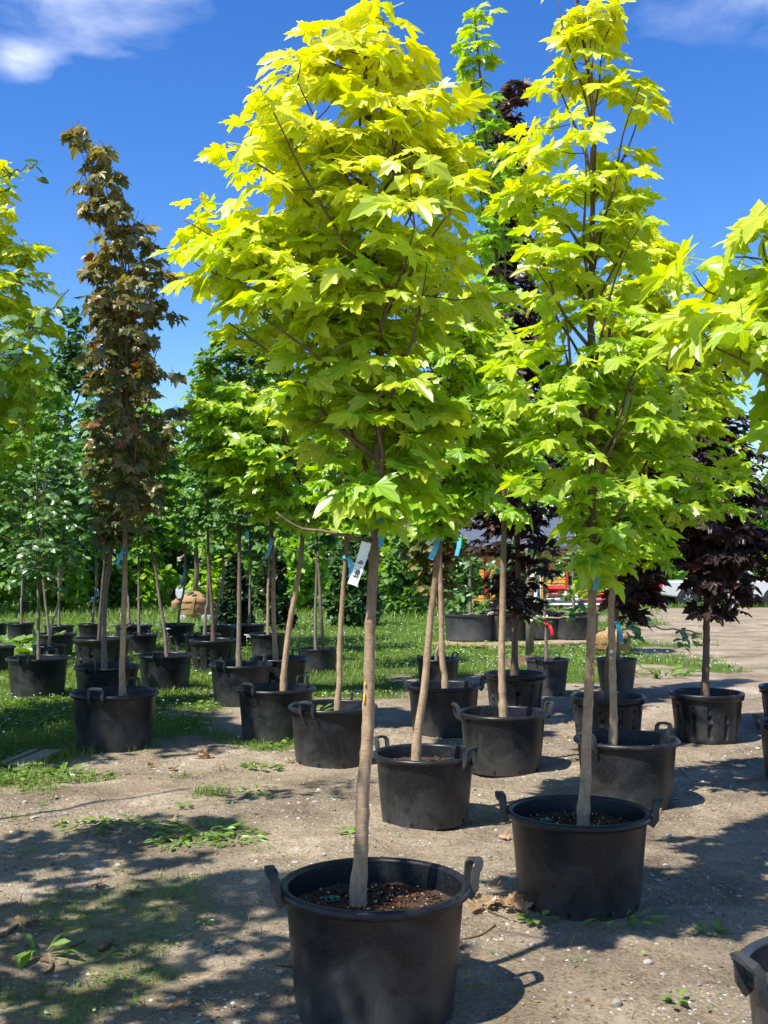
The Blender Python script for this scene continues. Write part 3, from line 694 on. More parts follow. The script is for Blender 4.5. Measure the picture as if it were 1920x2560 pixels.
GM = 'golden_maple_tree'
tree('A', GM, 'largest golden maple with broad layered crown, in the scuffed tub with mulch', [(897, 2254), (895, 2227), (900, 2172), (905, 2071), (908, 1965), (916, 1885), (919, 1833), (923, 1706), (925, 1580), (931, 1470), (937, 1369), (942, 1263), (947, 1120), (953, 1000), (945, 800), (932, 600), (921, 420), (915, 250), (912, 130)],
     [(28, 775, 835), (60, 715, 845), (110, 685, 885), (190, 560, 960), (265, 520, 1015), (340, 415, 1030), (420, 335, 1080), (520, 330, 1085), (580, 385, 1085), (640, 430, 1060), (700, 440, 1000), (780, 600, 960), (870, 620, 970), (960, 640, 990), (1050, 690, 960), (1120, 700, 880), (1165, 760, 860)],
     n_tip=190, per=8, size=.13, r0=.026, r1=.006, seed=11, nbr=28, tint=(.08, .95), lowk=.75, lobe=.17)
tree('B', GM, 'tall slender golden maple rising above the view from the tub with teal crumbs', [(1457, 2056), (1460, 1999), (1465, 1944), (1466, 1860), (1473, 1706), (1478, 1580), (1481, 1453), (1482, 1326), (1480, 1242), (1481, 1157), (1479, 984), (1476, 810), (1481, 555), (1485, 347), (1470, 174), (1447, 30), (1440, -90)],
     [(-110, 1225, 1285), (-40, 1200, 1300), (0, 1175, 1315), (90, 1150, 1375), (160, 1215, 1410), (240, 1120, 1425), (330, 1090, 1385), (430, 1090, 1370), (520, 1070, 1420), (600, 1075, 1430), (700, 1070, 1440), (800, 1080, 1480), (900, 1060, 1530), (1000, 1050, 1560), (1090, 1080, 1560), (1150, 1160, 1500), (1200, 1190, 1340), (1235, 1230, 1320)],
     n_tip=170, per=8, size=.13, r0=.025, r1=.006, seed=23, nbr=30, tint=(.05, .9), lobe=.14, lowk=1.5)
tree('C', GM, 'golden maple with leaning pale trunk behind the largest golden maple', [(1039, 1896), (1041, 1880), (1047, 1812), (1060, 1727), (1068, 1643), (1075, 1559), (1085, 1474), (1091, 1419), (1100, 1348), (1104, 1297), (1108, 1150), (1100, 950), (1110, 780)],
     [(640, 940, 1040), (700, 920, 1090), (800, 890, 1130), (900, 880, 1150), (1000, 870, 1150), (1060, 860, 1120), (1110, 870, 1010), (1150, 910, 1000)],
     lm='gold', n_tip=105, per=8, size=.14, r0=.026, r1=.007, seed=31, nbr=12, tint=(.0, .45))
tree('E', GM, 'golden maple with wavy trunk marked by white and pink dots', [(1530, 1854), (1534, 1812), (1532, 1706), (1530, 1622), (1528, 1559), (1529, 1495), (1536, 1436), (1530, 1305), (1525, 1150), (1520, 900), (1540, 650)],
     [(510, 1390, 1440), (600, 1280, 1470), (750, 1230, 1560), (850, 1210, 1600), (950, 1180, 1620), (1050, 1170, 1620), (1120, 1180, 1610), (1190, 1230, 1500), (1240, 1280, 1350)],
     lm='gold', n_tip=190, per=8, size=.128, r0=.026, r1=.007, seed=37, nbr=16, tint=(.05, .7))
tree('F', 'green_maple_tree', 'very tall narrow lime-green maple with straight trunk rising behind the golden crowns', [(1260, 1786), (1256, 1736), (1254, 1664), (1256, 1537), (1258, 1411), (1260, 1284), (1255, 1000), (1240, 600), (1210, 300), (1188, 50)],
     [(28, 1005, 1050), (100, 990, 1058), (200, 985, 1052), (330, 990, 1110), (450, 980, 1130), (600, 970, 1150), (800, 960, 1180), (950, 990, 1190), (1080, 1010, 1170), (1130, 1050, 1130)],
     lm='gold', n_tip=120, per=7, size=.125, r0=.027, r1=.006, seed=41, nbr=20, parts=220, tint=(-.1, .25), lobe=.16)
tree('G', 'green_maple_tree', 'green maple with a swollen crooked trunk foot at the grass edge', [(1113, 1715), (1112, 1690), (1106, 1656), (1104, 1580), (1102, 1474), (1100, 1411), (1095, 1250), (1085, 1000), (1090, 700)],
     [(560, 880, 980), (650, 850, 1020), (800, 830, 1050), (950, 840, 1060), (1050, 850, 1050), (1130, 900, 1000)],
     lm='green', n_tip=90, per=8, size=.125, r0=.028, r1=.008, seed=43, nbr=14, parts=200, barkm='tan')
tree('H', 'purple_maple_tree', 'spreading dark purple maple with short dark trunk in the lone slotted pot', [(1762, 1738), (1764, 1685), (1766, 1601), (1766, 1516), (1767, 1411), (1765, 1200), (1760, 1000), (1735, 860)],
     [(720, 1430, 1500), (850, 1450, 1570), (950, 1480, 1610), (1030, 1440, 1650), (1120, 1410, 1690), (1190, 1430, 1690), (1230, 1490, 1680), (1290, 1505, 1660), (1320, 1505, 1600)],
     lm='purple', n_tip=210, per=8, size=.15, r0=.034, r1=.008, seed=47, nbr=18, parts=300, barkm='brown', tint=(.1, .6))
tree('I', 'purple_maple_tree', 'dark purple maple with thin dark stem behind the dotted wavy trunk', [(1517, 1740), (1517, 1664), (1532, 1580), (1545, 1495), (1545, 1300), (1530, 900)],
     [(760, 1290, 1380), (900, 1270, 1430), (1050, 1280, 1460), (1150, 1300, 1470), (1230, 1310, 1430), (1300, 1330, 1420), (1340, 1340, 1400)],
     lm='purple', n_tip=140, per=8, size=.15, r0=.022, r1=.008, seed=53, nbr=14, parts=200, barkm='brown', tint=(.1, .6))
tree('J', 'purple_maple_tree', 'tallest purple maple with red-tinged top between the two golden crowns', [(1287, 1685), (1287, 1601), (1295, 1529), (1296, 1474), (1290, 1200), (1285, 800), (1275, 240)],
     [(185, 1085, 1125), (270, 1060, 1125), (450, 1050, 1150), (600, 1050, 1170), (800, 1020, 1200), (1000, 1010, 1220), (1150, 990, 1210), (1250, 1000, 1195), (1330, 1040, 1180)],
     lm='purple', n_tip=300, per=8, size=.15, r0=.035, r1=.008, seed=59, nbr=22, parts=200, barkm='brown', tint=(.1, .8))
BZ = 'bronze_maple_tree'
tree('O', BZ, 'tall columnar bronze-leaved maple whose bent tip stands clear against the sky', [(308, 1734), (305, 1681), (307, 1621), (310, 1525), (312, 1452), (313, 1380), (314, 1200), (318, 950), (315, 800), (300, 620), (250, 470), (205, 350)],
     [(285, 150, 190), (320, 142, 235), (380, 145, 270), (430, 185, 300), (500, 175, 345), (560, 175, 385), (650, 172, 395), (720, 165, 355), (800, 170, 385), (860, 175, 395), (930, 195, 395), (1000, 180, 385), (1100, 200, 375), (1160, 215, 350)],
     lm='bronze', n_tip=200, per=8, size=.12, r0=.026, r1=.006, seed=61, nbr=26, parts=300, barkm='tan', tint=(.2, .75), shell=.6, droopy=.9, lobe=.10, lowk=.9)
tree('P', BZ, 'shorter bronze-leaved maple behind the tall columnar one', [(261, 1669), (260, 1597), (261, 1525), (267, 1452), (277, 1380), (285, 1200), (290, 800)],
     [(620, 220, 290), (750, 190, 320), (900, 190, 350), (1050, 180, 340), (1130, 190, 300), (1170, 210, 280)],
     lm='bronze', n_tip=130, per=8, size=.135, r0=.03, r1=.008, seed=67, nbr=14, parts=120, barkm='grey', tint=(.1, .6))
far_X = True
gX = Vector((pt(-150, HOR, 8.3).x, 8.3, 0)); gX.z = g1(gX.x, gX.y)
tX = thing('nursery_tub', 'black tub of the golden maple left of the bronze maples', 'plant pot', gX - Vector((0, 0, .004)), 1.2); tX.scale = (.65,) * 3
obj('wall', potmesh('tub', 'body', POT), None, tX); obj('rim', potmesh('tub', 'rim', POT), None, tX); obj('soil', PM['tub']['soil'], None, tX)
for s_ in (0, math.pi): obj('handle', HANDLE, None, tX, (math.cos(s_) * (PM['tub']['rt'] + .02), math.sin(s_) * (PM['tub']['rt'] + .02), PM['tub']['k'] - .02), (0, 0, s_))
zX = gX.z + PM['tub']['zs'] * .65
tree(None, GM, 'golden maple left of the tall bronze maple, only its right side in view', [(-150, 1760), (-148, 1600), (-150, 1300), (-140, 1000), (-120, 700), (-60, 480)],
     [(365, -60, 28), (430, -120, 45), (520, -200, 72), (640, -250, 90), (760, -260, 105), (880, -250, 100), (960, -220, 80), (1040, -180, 40), (1100, -160, -60)],
     lm='gold', n_tip=260, per=8, size=.145, r0=.026, r1=.007, seed=71, nbr=20, parts=150, tint=(0, .85), base=Vector((gX.x, gX.y, zX)), d=8.3)
tree('AK', GM, 'golden-green maple with thick trunk leaning right over its low left lobe of leaves', [(708, 1723), (709, 1700), (710, 1681), (722, 1573), (737, 1488), (751, 1404), (756, 1339), (758, 1250), (720, 1120), (660, 1010), (600, 960)],
     [(840, 425, 560), (880, 410, 620), (950, 405, 650), (1010, 430, 680), (1070, 470, 720), (1110, 500, 700), (1140, 620, 700)],
     lm='gold', n_tip=120, per=8, size=.145, r0=.028, r1=.010, seed=73, nbr=14, parts=280, tint=(.0, .25))
tree('AL', GM, 'golden-green maple with slim knobbly trunk in the dusty tub', [(842, 1767), (846, 1730), (849, 1706), (849, 1622), (855, 1516), (861, 1432), (865, 1381), (868, 1200), (870, 950)],
     [(760, 690, 800), (850, 660, 860), (950, 650, 880), (1050, 660, 850), (1120, 690, 820), (1160, 720, 800)],
     lm='gold', n_tip=75, per=7, size=.14, r0=.024, r1=.008, seed=79, nbr=10, parts=200, tint=(.0, .35))
tree('AI', 'green_maple_tree', 'green maple with slim dark-ringed trunk in the tub with a broken handle', [(598, 1661), (597, 1597), (598, 1525), (598, 1452), (599, 1380), (598, 1285), (600, 1100), (605, 850)],
     [(700, 430, 540), (760, 415, 580), (850, 440, 640), (950, 430, 650), (1050, 430, 620), (1110, 450, 580), (1140, 490, 550)],
     lm='green', n_tip=130, per=8, size=.12, r0=.026, r1=.007, seed=83, nbr=16, parts=220, barkm='grey')
tree('AJ', 'green_maple_tree', 'green maple with orange-footed trunk between the grow bag and leaning trunk', [(690, 1643), (686, 1585), (683, 1500), (684, 1428), (682, 1380), (680, 1300), (690, 1000), (690, 800)],
     [(640, 520, 620), (750, 500, 700), (900, 500, 720), (1050, 520, 720), (1140, 550, 660)],
     lm='green', n_tip=110, per=8, size=.12, r0=.028, r1=.008, seed=89, nbr=14, parts=160, barkm='tan')
tree('R', 'apple_tree', 'young apple with spreading oval leaves over the shaded lawn', [(97, 1645), (96, 1573), (96, 1500), (95, 1452), (95, 1300), (90, 1150)],
     [(1020, 20, 110), (1100, -20, 150), (1180, -20, 170), (1230, -10, 175), (1275, 20, 150)],
     leaf='oval', lm='apple', n_tip=70, per=8, size=.10, r0=.02, r1=.008, seed=97, nbr=14, parts=220, barkm='grey', depth_k=1.2)
tree('AO', GM, 'golden maple with the biggest leaves reaching in above the driveway', [(2160, 2480), (2150, 2300), (2150, 1900), (2140, 1500), (2120, 1200), (2080, 950), (2050, 700)],
     [(505, 1600, 1800), (560, 1490, 1950), (640, 1440, 2100), (740, 1490, 2150), (820, 1560, 2180), (890, 1590, 2180), (930, 1640, 2180), (1050, 1760, 2150), (1120, 1780, 2050)],
     lm='gold', n_tip=62, per=7, size=.14, r0=.024, r1=.007, seed=101, nbr=15, parts=120, tint=(.05, .5), droopy=.6)
# slim trees of the far rows
def far_tree(key, trunk, top, half, lm, label, seed, n=45, size=.16, barkm='grey', name='green_maple_tree', low=1200, group=None, r0=.022, leaf='maple_lo', parts=0):
    cxp = trunk[-1][0] / 1.15732
    cr = [(top, cxp - half * .3, cxp + half * .3), (top * .7 + low * .3, cxp - half, cxp + half), (top * .35 + low * .65, cxp - half, cxp + half), (low, cxp - half * .5, cxp + half * .5)]
    return tree(key, name, label, trunk + [(trunk[-1][0], top * 1.15732 + 60)], cr, leaf, lm, n, 9, size, r0, .008, seed, parts, 9, barkm, group=group)
GF = 'young green maples in the far pot rows'
GFL = 'slim young green maple in the far rows of pots'
far_tree('X', [(-12, 1622), (-14, 1500), (-10, 1300)], 860, 75, 'green', 'green maple in the tub by the leafy burdock', 218, 70, .14)
far_tree('Q', [(246, 1596), (251, 1525), (256, 1464), (262, 1350)], 780, 60, 'bluegreen', 'young maple with thin dark slanting stem in the thick-rimmed slotted pot', 201, 60, barkm='brown')
far_tree('S', [(122, 1626), (125, 1585), (135, 1544), (145, 1515), (156, 1400)], 960, 62, 'apple', 'leaning apple with yellowish stem and drooping oval leaves', 202, 70, .14, 'tan', 'apple_tree', 1220, leaf='oval', parts=120)
far_tree('T', [(124, 1585), (118, 1540), (112, 1490), (108, 1400)], 800, 60, 'green', 'green maple in the tub with the cocked handle', 203, 60)
far_tree('U', [(148, 1566), (147, 1500), (147, 1400)], 830, 55, 'green', GFL, 204, 55, group=GF)
far_tree('V', [(54, 1560), (53, 1500), (56, 1440)], 800, 60, 'bluegreen', GFL, 205, 60, group=GF)
far_tree('Y', [(231, 1561), (235, 1500), (241, 1440)], 850, 50, 'green', GFL, 206, 50, group=GF)
far_tree('Z', [(324, 1562), (321, 1500), (316, 1440)], 830, 60, 'bluegreen', 'green maple with bent stem in the wide low tub', 207, 60)
far_tree('AA', [(348, 1588), (347, 1500), (347, 1440)], 860, 45, 'green', 'green maple with pale knobbly stem in a teal collar', 208, 50)
far_tree('AB', [(419, 1636), (411, 1573), (399, 1500), (390, 1428), (378, 1350)], 870, 50, 'green', 'green maple with pale grey trunk leaning out of its tub', 209, 60, .13, low=1160, parts=100)
far_tree('AC', [(445, 1561), (450, 1513), (462, 1428)], 820, 55, 'green', 'green maple beside the large burlap root ball with a long blue ribbon', 210, 55)
far_tree('AD', [(511, 1587), (515, 1525), (520, 1452)], 760, 60, 'green', GFL, 211, 55, group=GF)
far_tree('AE', [(534, 1599), (531, 1525), (525, 1452), (520, 1350)], 850, 60, 'green', 'green maple with dark straight trunk in the slotted pot on the lawn', 212, 60, .14, 'brown', low=1140, r0=.03)
far_tree('AF', [(537, 1568), (546, 1500), (558, 1428)], 790, 60, 'green', 'green maple with two slanting thin stems near the cedar', 213, 60)
far_tree('AG', [(623, 1563), (625, 1476), (626, 1400)], 800, 60, 'bluegreen', GFL, 214, 55, group=GF)
far_tree('AH', [(670, 1584), (670, 1476), (672, 1404)], 780, 60, 'green', 'green maple with red tape on its tan stem behind the yarrow', 215, 55, barkm='tan')
far_tree('M', [(1092, 1648), (1090, 1630), (1100, 1600), (1093, 1480), (1080, 1420)], 900, 75, 'bronze', 'thin crooked maple with bronze leaves in the small tub', 216, 120, .15, 'tan', 'bronze_maple_tree', low=1290, r0=.016)
far_tree('N', [(790, 1625), (788, 1550), (792, 1400)], 800, 65, 'bluegreen', 'paired wrapped stems with a blue band and green crown', 217, 70, .14, low=1190)
m = MB(); p0 = POTS['N']; m.tube([(p0['base'].x + .08, p0['d'], p0['zs']), (p0['base'].x + .04, p0['d'], p0['zs'] + .7), (p0['base'].x, p0['d'], p0['zs'] + 1.35)], [.022, .02, .016], 8)
tag(obj('wrapped_stem', m.mesh('stem', True), BK['grey']), 'second grey wrapped stem slanting beside its twin in the grow bag', 'stem')
# trees of the near rows that stand beside the photographer (their shade falls into view)
near = [((-1.78, 2.7), 111, .95), ((-2.5, 3.55), 112, 1.1), ((-2.95, 4.8), 113, 1.05), ((-4.2, 7.3), 114, 1.2), ((-4.7, 9.3), 117, 1.1), ((-4.05, 10.3), 118, 1.25)]
for i, ((bx, by), sd_, sc_) in enumerate(near):
    gzv = g1(bx, by)
    b0 = Vector((bx, by, gzv - .004)); t = thing('nursery_tub', 'black tub of a golden maple in the row beside the photographer', 'plant pot', b0, 0, 'tubs out of view in the near row'); t.scale = (.65,) * 3
    obj('wall', potmesh('tub', 'body', POT), None, t); obj('rim', potmesh('tub', 'rim', POT), None, t); obj('soil', PM['tub']['soil'], None, t)
    zz = b0.z + PM['tub']['zs'] * .65
    toimg = lambda x, z: (CX + F * x / by, HOR - F * (z - CAMZ) / by)
    prof = []
    for zc, hw in ((1.45, .15), (1.65, .45), (2.0, .62), (2.5, .66), (3.1, .58), (3.6, .38), (4.1, .1)):
        q = toimg(bx - hw * sc_, zc); q2 = toimg(bx + hw * sc_, zc); prof.append((q[1] / 1.15732, q[0] / 1.15732, q2[0] / 1.15732))
    tree(None, 'green_maple_tree' if sd_ in (117, 118) else GM, 'green maple shading the lawn left of the bronze maples' if sd_ in (117, 118) else 'golden maple in the row beside the photographer', [toimg(bx, zz), toimg(bx + .02, 1.0), toimg(bx, 1.6), toimg(bx + .03, 2.5), toimg(bx, 3.9)], prof, 'maple_lo', 'green' if sd_ in (117, 118) else 'gold', 75 if by < 5 else 150, 8, .14, .024, .006, sd_, 0, 14, base=Vector((bx, by, zz)), d=by, group='green maples at the lawn margin' if sd_ in (117, 118) else 'golden maples out of view in the near row')

# ------------------------------------------------------------------ espaliered apples
def cane_leaves(root, O, clusters, d, size, seed, lm='apple'):
    r = random.Random(seed)
    for (x, y, n, sx, sy) in clusters:
        for _ in range(n):
            p = pt(x + r.gauss(0, sx), y + r.gauss(0, sy), d + r.gauss(0, .07)) - O
            a = r.uniform(0, 6.283); dr = np.array([[math.cos(a), math.sin(a), r.uniform(-.7, .3)]]); nn = np.array([[r.gauss(0, .5), r.gauss(0, .5) - .3, 1]])
            o = bpy.data.objects.new('leaf', leaf_mesh('oval', r.randrange(4), lm)); o.parent = root
            Mx = Matrix(frames(dr, nn)[0].tolist()).to_4x4() @ Matrix.Scale(size * r.uniform(.6, 1.2), 4); Mx.translation = p; o.matrix_local = Mx; o.color = (r.random(), 0, 0, 1); COL.objects.link(o)
def espalier(label, d, trunk, canes, clusters, size, seed, r0=.02, zbase=None, cr=.009):
    W = [pt(x, y, d) for x, y in trunk]
    if zbase is not None: W[0].z = zbase
    root = thing('apple_tree', label, 'tree', W[0], 0, None); O = root.location.copy()
    path = catmull([w - O for w in W], .07); m = MB(); m.tube(path, nodes_rad(path, r0, r0 * .6, random.Random(seed), .14), 8); obj('trunk', m.mesh('trunk', True), BK['grey'], root)
    for (x1, y1, x2, y2) in canes:
        a = pt(x1, y1, d - .03) - O; b = pt(x2, y2, d - .03) - O; m = MB(); n = 9
        rr = random.Random(seed + int(x1)); m.tube([a.lerp(b, i / n) + Vector((0, 0, rr.gauss(0, .008))) for i in range(n + 1)], [cr * (1.15 if i % 3 == 0 else .95) for i in range(n + 1)], 6); obj('cane', m.mesh('cane', True), BK['tan'], root)
    cane_leaves(root, O, clusters, d, size, seed); return root
P = POTS['K']
espalier('espaliered apple with red tag and bamboo cane in the tall greyish pot', P['d'], [(1366, 1650), (1366, 1620), (1364, 1580), (1362, 1529), (1361, 1440), (1360, 1360)], [(1334, 1547, 1470, 1541), (1300, 1352, 1440, 1341)], [(1340, 1540, 9, 14, 10), (1430, 1535, 8, 14, 10), (1362, 1440, 26, 26, 30), (1420, 1490, 14, 18, 20), (1350, 1370, 18, 40, 16)], .12, 301, zbase=P['zs'] - .02)
P = POTS['L']
espalier('espaliered apple reaching a long bare cane out over the drive', P['d'], [(1545, 1650), (1546, 1600), (1545, 1500)], [(1540, 1556, 1640, 1568), (1640, 1568, 1765, 1584)], [(1580, 1572, 20, 12, 16), (1600, 1545, 6, 10, 6), (1722, 1597, 16, 12, 12), (1710, 1575, 3, 8, 4), (1755, 1590, 4, 8, 6)], .125, 302, zbase=P['zs'] - .02)

gL = Vector((pt(-420, HOR, 6.0).x, 6.0, 0)); gL.z = g1(gL.x, 6.0)
espalier('apple whose long leafy shoots reach in beside the golden maple and bronze maple', 6.0, [(-420, 2106), (-415, 1700), (-420, 1200), (-410, 700), (-400, 560)], [(-405, 600, -120, 490), (-120, 490, 20, 432), (20, 432, 92, 411), (-415, 1150, -100, 960), (-100, 960, 60, 840), (60, 840, 172, 728)],
         [(5, 428, 4, 8, 10), (60, 440, 3, 14, 8), (90, 412, 4, 6, 5), (20, 470, 2, 10, 6), (-60, 470, 8, 30, 14), (165, 735, 3, 6, 6), (130, 775, 4, 12, 10), (180, 790, 3, 10, 10), (70, 830, 9, 22, 18), (20, 880, 14, 24, 22), (-40, 930, 14, 30, 26)], .10, 303, .024, zbase=gL.z, cr=.0035)

# big black tubs on planks with apples
def big_tub(px, py_base, w, hgt_px, label, seed):
    g = on_ground(px, py_base); d = g.y; D = w * d / F; hh = hgt_px * d / F
    t = thing('big_planter', label, 'planter', g + Vector((0, .0, .075)))
    m = MB(); r1_, r2_ = D * .46, D * .5
    m.lathe([(.001, .0), (r1_ - .02, 0), (r1_, .02), (r2_ * .98, hh * .9), (r2_, hh * .92), (r2_ * 1.03, hh * .93), (r2_ * 1.03, hh), (r2_ * .97, hh), (r2_ * .95, hh * .8), (.001, hh * .78)], 56)
    obj('wall', smooth_by_angle(m.mesh('planter_wall'), 35), POT if seed % 2 else POTG, t)
    m = MB(); m.lathe([(r2_ * .95, hh * .86), (.001, hh * .90)], 30); obj('soil', m.mesh('soil', True), SOIL, t)
    return g, D, hh, d
BT = [(1174, 1611, 126, 66, 'greyed big planter on the planks under the apple leaves', 2), (1258, 1609, 126, 68, 'black big planter between two others on the planks', 1), (1345, 1606, 126, 66, 'black big planter behind the tall greyish pot', 3), (1432, 1606, 130, 62, 'black big planter beside the wrapped root ball', 5)]
for i, (a, b_, c, e, lab, sdn) in enumerate(BT):
    g, D, hh, d = big_tub(a, b_, c, e, lab, sdn)
    espalier(['espaliered apple with big glossy leaves over the greyed planter', 'espaliered apple over the middle planter', 'espaliered apple behind the purple maple stem', 'espaliered apple over the planter by the root ball'][i], d, [(a, b_ - e * .8), (a + 2, b_ - 110), (a, b_ - 190), (a, b_ - 250)],
             [(a - 60, b_ - 78, a + 62, b_ - 74), (a - 60, b_ - 225, a + 62, b_ - 228)], [(a - 28, b_ - 75, 16, 22, 14), (a + 25, b_ - 95, 18, 20, 22), (a - 10, b_ - 150, 34, 34, 30), (a + 12, b_ - 200, 26, 34, 20)], .16, 310 + i, .03, zbase=g.z + .075 + hh * .85)
g0 = on_ground(1110, 1618); g1_ = on_ground(1330, 1620); g2 = on_ground(1505, 1612)
for i, (a, b_) in enumerate(((on_ground(1095, 1617), on_ground(1262, 1623)), (on_ground(1250, 1621), on_ground(1400, 1617)), (on_ground(1390, 1616), on_ground(1510, 1612)))):
    c = (a + b_) / 2; c.y += .18; ang = math.atan2(b_.y - a.y, b_.x - a.x); t = thing('wooden_plank', ['pale wooden plank under the greyed big planter', 'pale wooden plank under the middle big planters', 'pale wooden plank under the planter by the root ball'][i], 'plank', c + Vector((0, 0, .04)), ang)
    for j in range(3): m = MB(); m.box((0, -.18 + j * .2, .012), ((b_ - a).length * random.uniform(.97, 1.02), .185, .028)); obj('board', m.mesh('board'), WOOD, t)
    for xx in (-.4, .4): m = MB(); m.box((xx * (b_ - a).length, .02, -.025), (.09, .6, .04)); obj('bearer', m.mesh('bearer'), WOOD, t)

# ------------------------------------------------------------------ balled trees, blocks
def balled(px, py_top, py_base, w, label, mat, seed, trunk=True, crown=None, band=True):
    g = on_ground(px, py_base); d = g.y; r_ = w * d / F / 2; h = (py_base - py_top) * d / F; rd = random.Random(seed)
    t = thing('balled_tree', label, 'root ball', g - Vector((0, 0, .01)))
    m = MB(); n = 28; prof = [(.001, 0), (r_ * .72, .0), (r_ * .92, h * .10), (r_ * .93, h * .24), (r_ * 1.0, h * .30), (r_ * .96, h * .45), (r_ * 1.02, h * .52), (r_ * .96, h * .68), (r_ * 1.0, h * .76), (r_ * .86, h * .90), (r_ * .5, h * .98), (r_ * .16, h * 1.12), (.001, h * 1.14)]
    m.lathe(prof, n); m.V = [(x * (1 + rd.uniform(-.05, .05)), y * (1 + rd.uniform(-.05, .05)), z + rd.uniform(-.02, .02) * h) for x, y, z in m.V]
    obj('burlap_wrap', m.mesh('root_ball', True), mat, t)
    if band:
        for zz in (.27, .49, .72):
            m = MB(); m.tube([(r_ * 1.0 * math.cos(a), r_ * 1.0 * math.sin(a), h * (zz + .02 * math.sin(a * 3))) for a in [2 * math.pi * k / 24 for k in range(25)]], .012, 5, False); obj('rope', m.mesh('rope', True), BURLAPD, t)
        m = MB(); m.tube([(0.03, -r_ * 1.0, 0.02), (.02, -r_ * 1.05, h * .5), (.05, -r_ * 1.0, h * .8), (.04, -r_ * .5, h)], .016, 5); obj('rope', m.mesh('rope', True), BURLAPD, t)
    if trunk: m = MB(); m.tube([(0.0, 0, h * .95), (.03, 0, h + .5), (0, 0, h + 1.4), (.02, 0, h + 2.2)], [.07, .06, .05, .03], 8); obj('trunk', m.mesh('trunk', True), BK['grey'], t)
    if crown:
        lm, n_, rx, z0_, z1_, sz = crown; rg = np.random.default_rng(seed)
        z = rg.uniform(z0_, z1_, n_); rr = rx * (1 - ((z - z0_) / (z1_ - z0_)) ** 1.2 * .85) * rg.random(n_) ** .4; th = rg.random(n_) * 6.283
        pos = np.stack([rr * np.cos(th), rr * np.sin(th), z], -1); dr = np.stack([np.cos(th), np.sin(th), rg.uniform(-.5, .3, n_)], -1); nn = rg.normal(0, .4, (n_, 3)) + [0, 0, 1]
        me = scatter_mesh('foliage', 'tiny', pos, frames(dr, nn), rg.uniform(.6, 1.2, n_) * sz, rg.integers(0, 3, n_), rg.random(n_)); me.materials.append(LM[lm]); stuff(obj('foliage', me, None, t))
    return t
balled(488, 1484, 1552, 72, 'large tan burlap root ball roped in tiers, set on white blocks', BURLAP, 1, True, ('green', 900, 1.1, 1.9, 4.2, .2))
balled(440, 1500, 1527, 24, 'small pale burlap ball beside the large roped one', BURLAP, 2, False, None, False)
balled(380, 1478, 1520, 62, 'brown burlap root ball of a dark blue-green spruce', BURLAPD, 3, True, ('spruce', 3200, .75, .5, 2.3, .16), False)
balled(774, 1490, 1520, 48, 'ragged straw-coloured burlap ball beyond the wrapped stems', BURLAP, 4, False, None, False)
balled(12, 1480, 1502, 60, 'brown burlap ball at the lawn margin behind the far row', BURLAPD, 5, True, ('bluegreen', 900, 1.0, .8, 3.0, .2), False)
balled(288, 1484, 1505, 36, 'low brown burlap ball next to a grey block', BURLAPD, 6, True, ('green', 500, .8, 1.0, 3.0, .2), False)
balled(1530, 1572, 1636, 92, 'orange-brown burlap ball at the edge of the drive', BURLAP, 7, True, ('green', 350, .5, .9, 2.0, .15), False)
for i, (x, y, w, lab) in enumerate([(33, 1501, 21, 'grey block beside the brown burlap ball'), (292, 1506, 20, 'grey block next to the low brown ball'), (425, 1528, 11, 'small white block beside the little burlap ball'), (457, 1553, 19, 'white block under one side of the large roped ball'), (515, 1555, 22, 'white block under the cedar side of the large roped ball')]):
    g = on_ground(x, y); q = w * g.y / F; m = MB(); m.box((0, 0, q * .4), (q, q * .6, q * .8))
    bm = bmesh.new(); me = m.mesh('block'); bm.from_mesh(me); bmesh.ops.bevel(bm, geom=bm.edges[:], offset=.015, segments=2, affect='EDGES'); bm.to_mesh(me); bm.free()
    tag(obj('concrete_block', me, CONC, None, g, (0, 0, random.uniform(-.3, .3))), lab, 'block')

